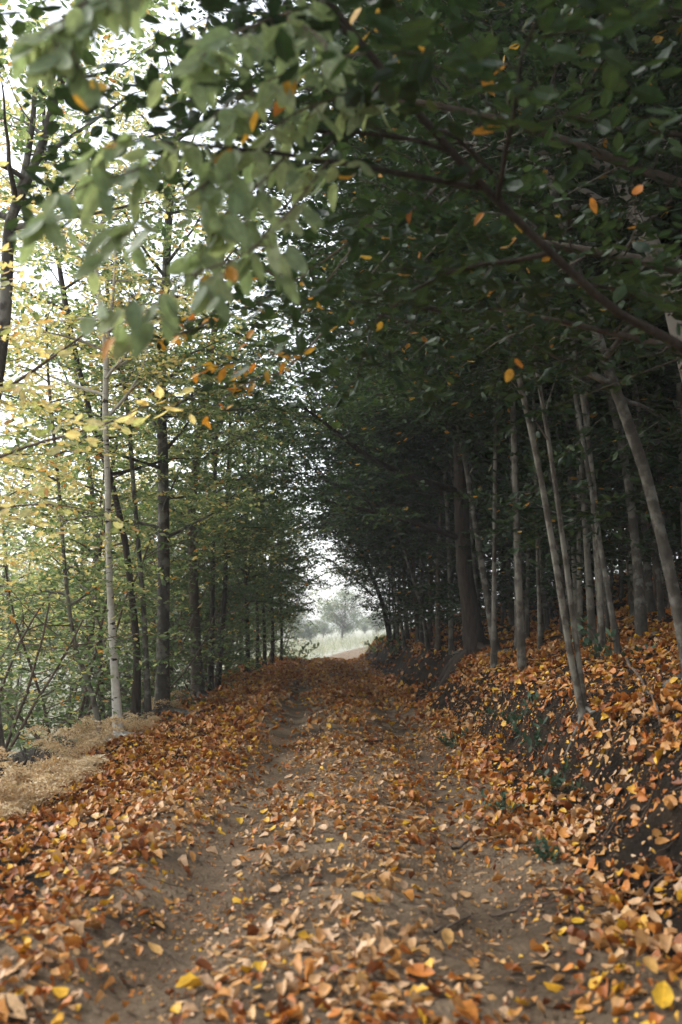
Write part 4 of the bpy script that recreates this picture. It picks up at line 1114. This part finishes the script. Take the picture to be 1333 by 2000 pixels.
def stone(px, py, s, label, seed):
    rng = rg(seed)
    Y = 3.0
    for _ in range(60):
        p = at(px, py, Y); dz = p[2] - gz(p[0], p[1])
        if dz < .01: break
        Y += max(.03, dz * 1.2)
    mb = MB(); n = 10; V = []; T = []
    for i in range(7):
        th = math.pi * i / 6
        for j in range(n):
            ph = 2 * math.pi * j / n
            r = 1 + .18 * math.sin(3 * ph + i) + rng.uniform(-.12, .12)
            V.append((s * r * math.sin(th) * math.cos(ph), s * .8 * r * math.sin(th) * math.sin(ph), s * .45 * r * math.cos(th)))
    for i in range(6):
        for j in range(n):
            a = i * n + j; b = i * n + (j + 1) % n
            T += [(a, b, b + n), (a, b + n, a + n)]
    mb.add(V, T)
    o = mb.build('stone', M['stone']); o.location = (p[0], p[1], gz(p[0], p[1]) + s * .1)
    tag(o, label, 'stone', 'stones in the track')
stone(742, 1500, .045, 'grey stone by the far right rut', 801)
stone(545, 1405, .06, 'flat grey stone in the far left rut', 802)
stone(520, 1380, .07, 'farthest flat stone in the left rut', 803)
stone(690, 1772, .03, 'small dark stone on the centre ridge near the bottom', 804)

# a few fallen leaves that stand out alone
def lone_leaf(px, py, s, rnd, k, label, seed):
    rng = rg(seed); Y = 3.0
    for _ in range(80):
        p = at(px, py, Y); dz = p[2] - gz(p[0], p[1])
        if dz < .006: break
        Y += max(.02, dz * 1.1)
    n = ground_normal(np.array([p[0]]), np.array([p[1]]))[0] + rng.normal(0, .22, 3)
    a = rng.rand() * 6.28; d = np.array([math.cos(a), math.sin(a), 0]); d = nrm(d - n * np.dot(d, n) / np.dot(n, n))
    mb = MB(); place(mb, LITTER[k], (-d * s * .5)[None], d[None], n[None], np.array([s]), np.array([rnd]))
    o = mb.build('fallen_leaf', M['litter']); o.location = (p[0], p[1], gz(p[0], p[1]) + .018)
    tag(o, label, 'leaf', 'single fallen leaves that stand out')
for i, (px, py, s, rnd, k, lab) in enumerate([
    (573, 1608, .075, .82, 0, 'pale tan leaf alone on bare earth of the left rut'),
    (558, 1635, .06, .80, 7, 'small pale leaf just below the lone tan leaf of the left rut'),
    (463, 1695, .09, .78, 1, 'pale cupped leaf on bare earth beside the left verge'),
    (470, 1760, .10, .97, 3, 'bright yellow leaf pair in the left rut'),
    (772, 1690, .065, .36, 8, 'bright orange curled leaf on bare earth of the right rut'),
    (730, 1765, .08, .95, 0, 'yellow leaf at the edge of the centre ridge'),
    (305, 1515, .11, .96, 7, 'broad yellow leaf on the left verge below the bracken'),
    (820, 1915, .12, .30, 1, 'big rust orange leaf at the bottom right of centre'),
    (1085, 1930, .10, .93, 3, 'amber leaf on the edge of the dark bare patch at right'),
    (1297, 1960, .12, .98, 1, 'yellow curled leaf in the bottom right corner'),
    (1268, 1905, .08, .90, 2, 'small amber leaf on the dark bare soil at right'),
    (1215, 1385, .15, .52, 7, 'broad tan leaf on the bank right of the twin stems'),
    (375, 1940, .12, .97, 4, 'yellow crumpled leaf on bare earth at the bottom left'),
    (110, 1950, .12, .95, 0, 'amber leaf near the bottom left corner'),
    (15, 1985, .14, .86, 0, 'large pale yellow leaf in the bottom left corner')]):
    lone_leaf(px, py, s, rnd, k, lab, 900 + i)

# ================================================================== HAZE
def haze():
    m, nt, N, L = newmat('haze_air')
    v = nd(nt, 'ShaderNodeVolumePrincipled'); v.inputs['Color'].default_value = (.93, .95, .97, 1); v.inputs['Density'].default_value = .0014
    v.inputs['Anisotropy'].default_value = .2
    o = nd(nt, 'ShaderNodeOutputMaterial'); L.new(v.outputs[0], o.inputs['Volume'])
    x0, x1, y0, y1, z0, z1 = -430, 430, -20, 710, -8, 26
    me = bpy.data.meshes.new('haze')
    me.from_pydata([(x, y, z) for z in (z0, z1) for y in (y0, y1) for x in (x0, x1)], [], [(0, 2, 3, 1), (4, 5, 7, 6), (0, 1, 5, 4), (2, 6, 7, 3), (0, 4, 6, 2), (1, 3, 7, 5)])
    me.materials.append(m)
    h = bpy.data.objects.new('haze', me); COL.objects.link(h)
    tag(h, 'pale thin haze in the autumn air of the lane', 'haze', kind='stuff')
haze()

# ================================================================== LIGHT, CAMERA
w = bpy.data.worlds.new('World'); SC.world = w; w.use_nodes = True
nt = w.node_tree; nt.nodes.clear()
sky = nd(nt, 'ShaderNodeTexSky', sky_type='NISHITA'); sky.sun_disc = False
SUN_EL, SUN_AZ = R(48), R(-70)          # azimuth from +y, negative = to the left
sky.sun_elevation = SUN_EL; sky.sun_rotation = SUN_AZ
sky.air_density = 1.2; sky.dust_density = 1.0; sky.ozone_density = 1.0
hs_ = nd(nt, 'ShaderNodeHueSaturation', i_Saturation=.28)
bg = nd(nt, 'ShaderNodeBackground', i_Strength=.12)
ow = nd(nt, 'ShaderNodeOutputWorld')
nt.links.new(sky.outputs[0], hs_.inputs['Color']); nt.links.new(hs_.outputs[0], bg.inputs[0]); nt.links.new(bg.outputs[0], ow.inputs[0])

ld = bpy.data.lights.new('sun', 'SUN'); ld.energy = 1.0; ld.angle = R(28); ld.color = (1, .975, .94)
lo = bpy.data.objects.new('sun', ld); COL.objects.link(lo)
sd = Vector((math.sin(SUN_AZ) * math.cos(SUN_EL), math.cos(SUN_AZ) * math.cos(SUN_EL), math.sin(SUN_EL)))
lo.rotation_euler = sd.to_track_quat('Z', 'Y').to_euler(); lo.location = (0, 0, 30)

cd = bpy.data.cameras.new('camera'); cam = bpy.data.objects.new('camera', cd); COL.objects.link(cam)
cam.location = (0, 0, CAMZ); cam.rotation_euler = (math.pi / 2 + PITCH, 0, 0)
cd.sensor_fit = 'VERTICAL'; cd.sensor_height = 36; cd.sensor_width = 24; cd.lens = 35
cd.clip_start = .05; cd.clip_end = 2000
cd.dof.use_dof = True; cd.dof.focus_distance = 11.0; cd.dof.aperture_fstop = 2.0
SC.camera = cam
SC.view_settings.view_transform = 'Standard'; SC.view_settings.look = 'None'
SC.view_settings.exposure = 1.9; SC.view_settings.gamma = 1
SC.render.engine = 'CYCLES'
cy = SC.cycles
cy.max_bounces = 7; cy.diffuse_bounces = 4; cy.transmission_bounces = 4; cy.glossy_bounces = 2; cy.volume_bounces = 0
cy.use_denoising = True
cy.sample_clamp_indirect = 6
cy.adaptive_threshold = .02
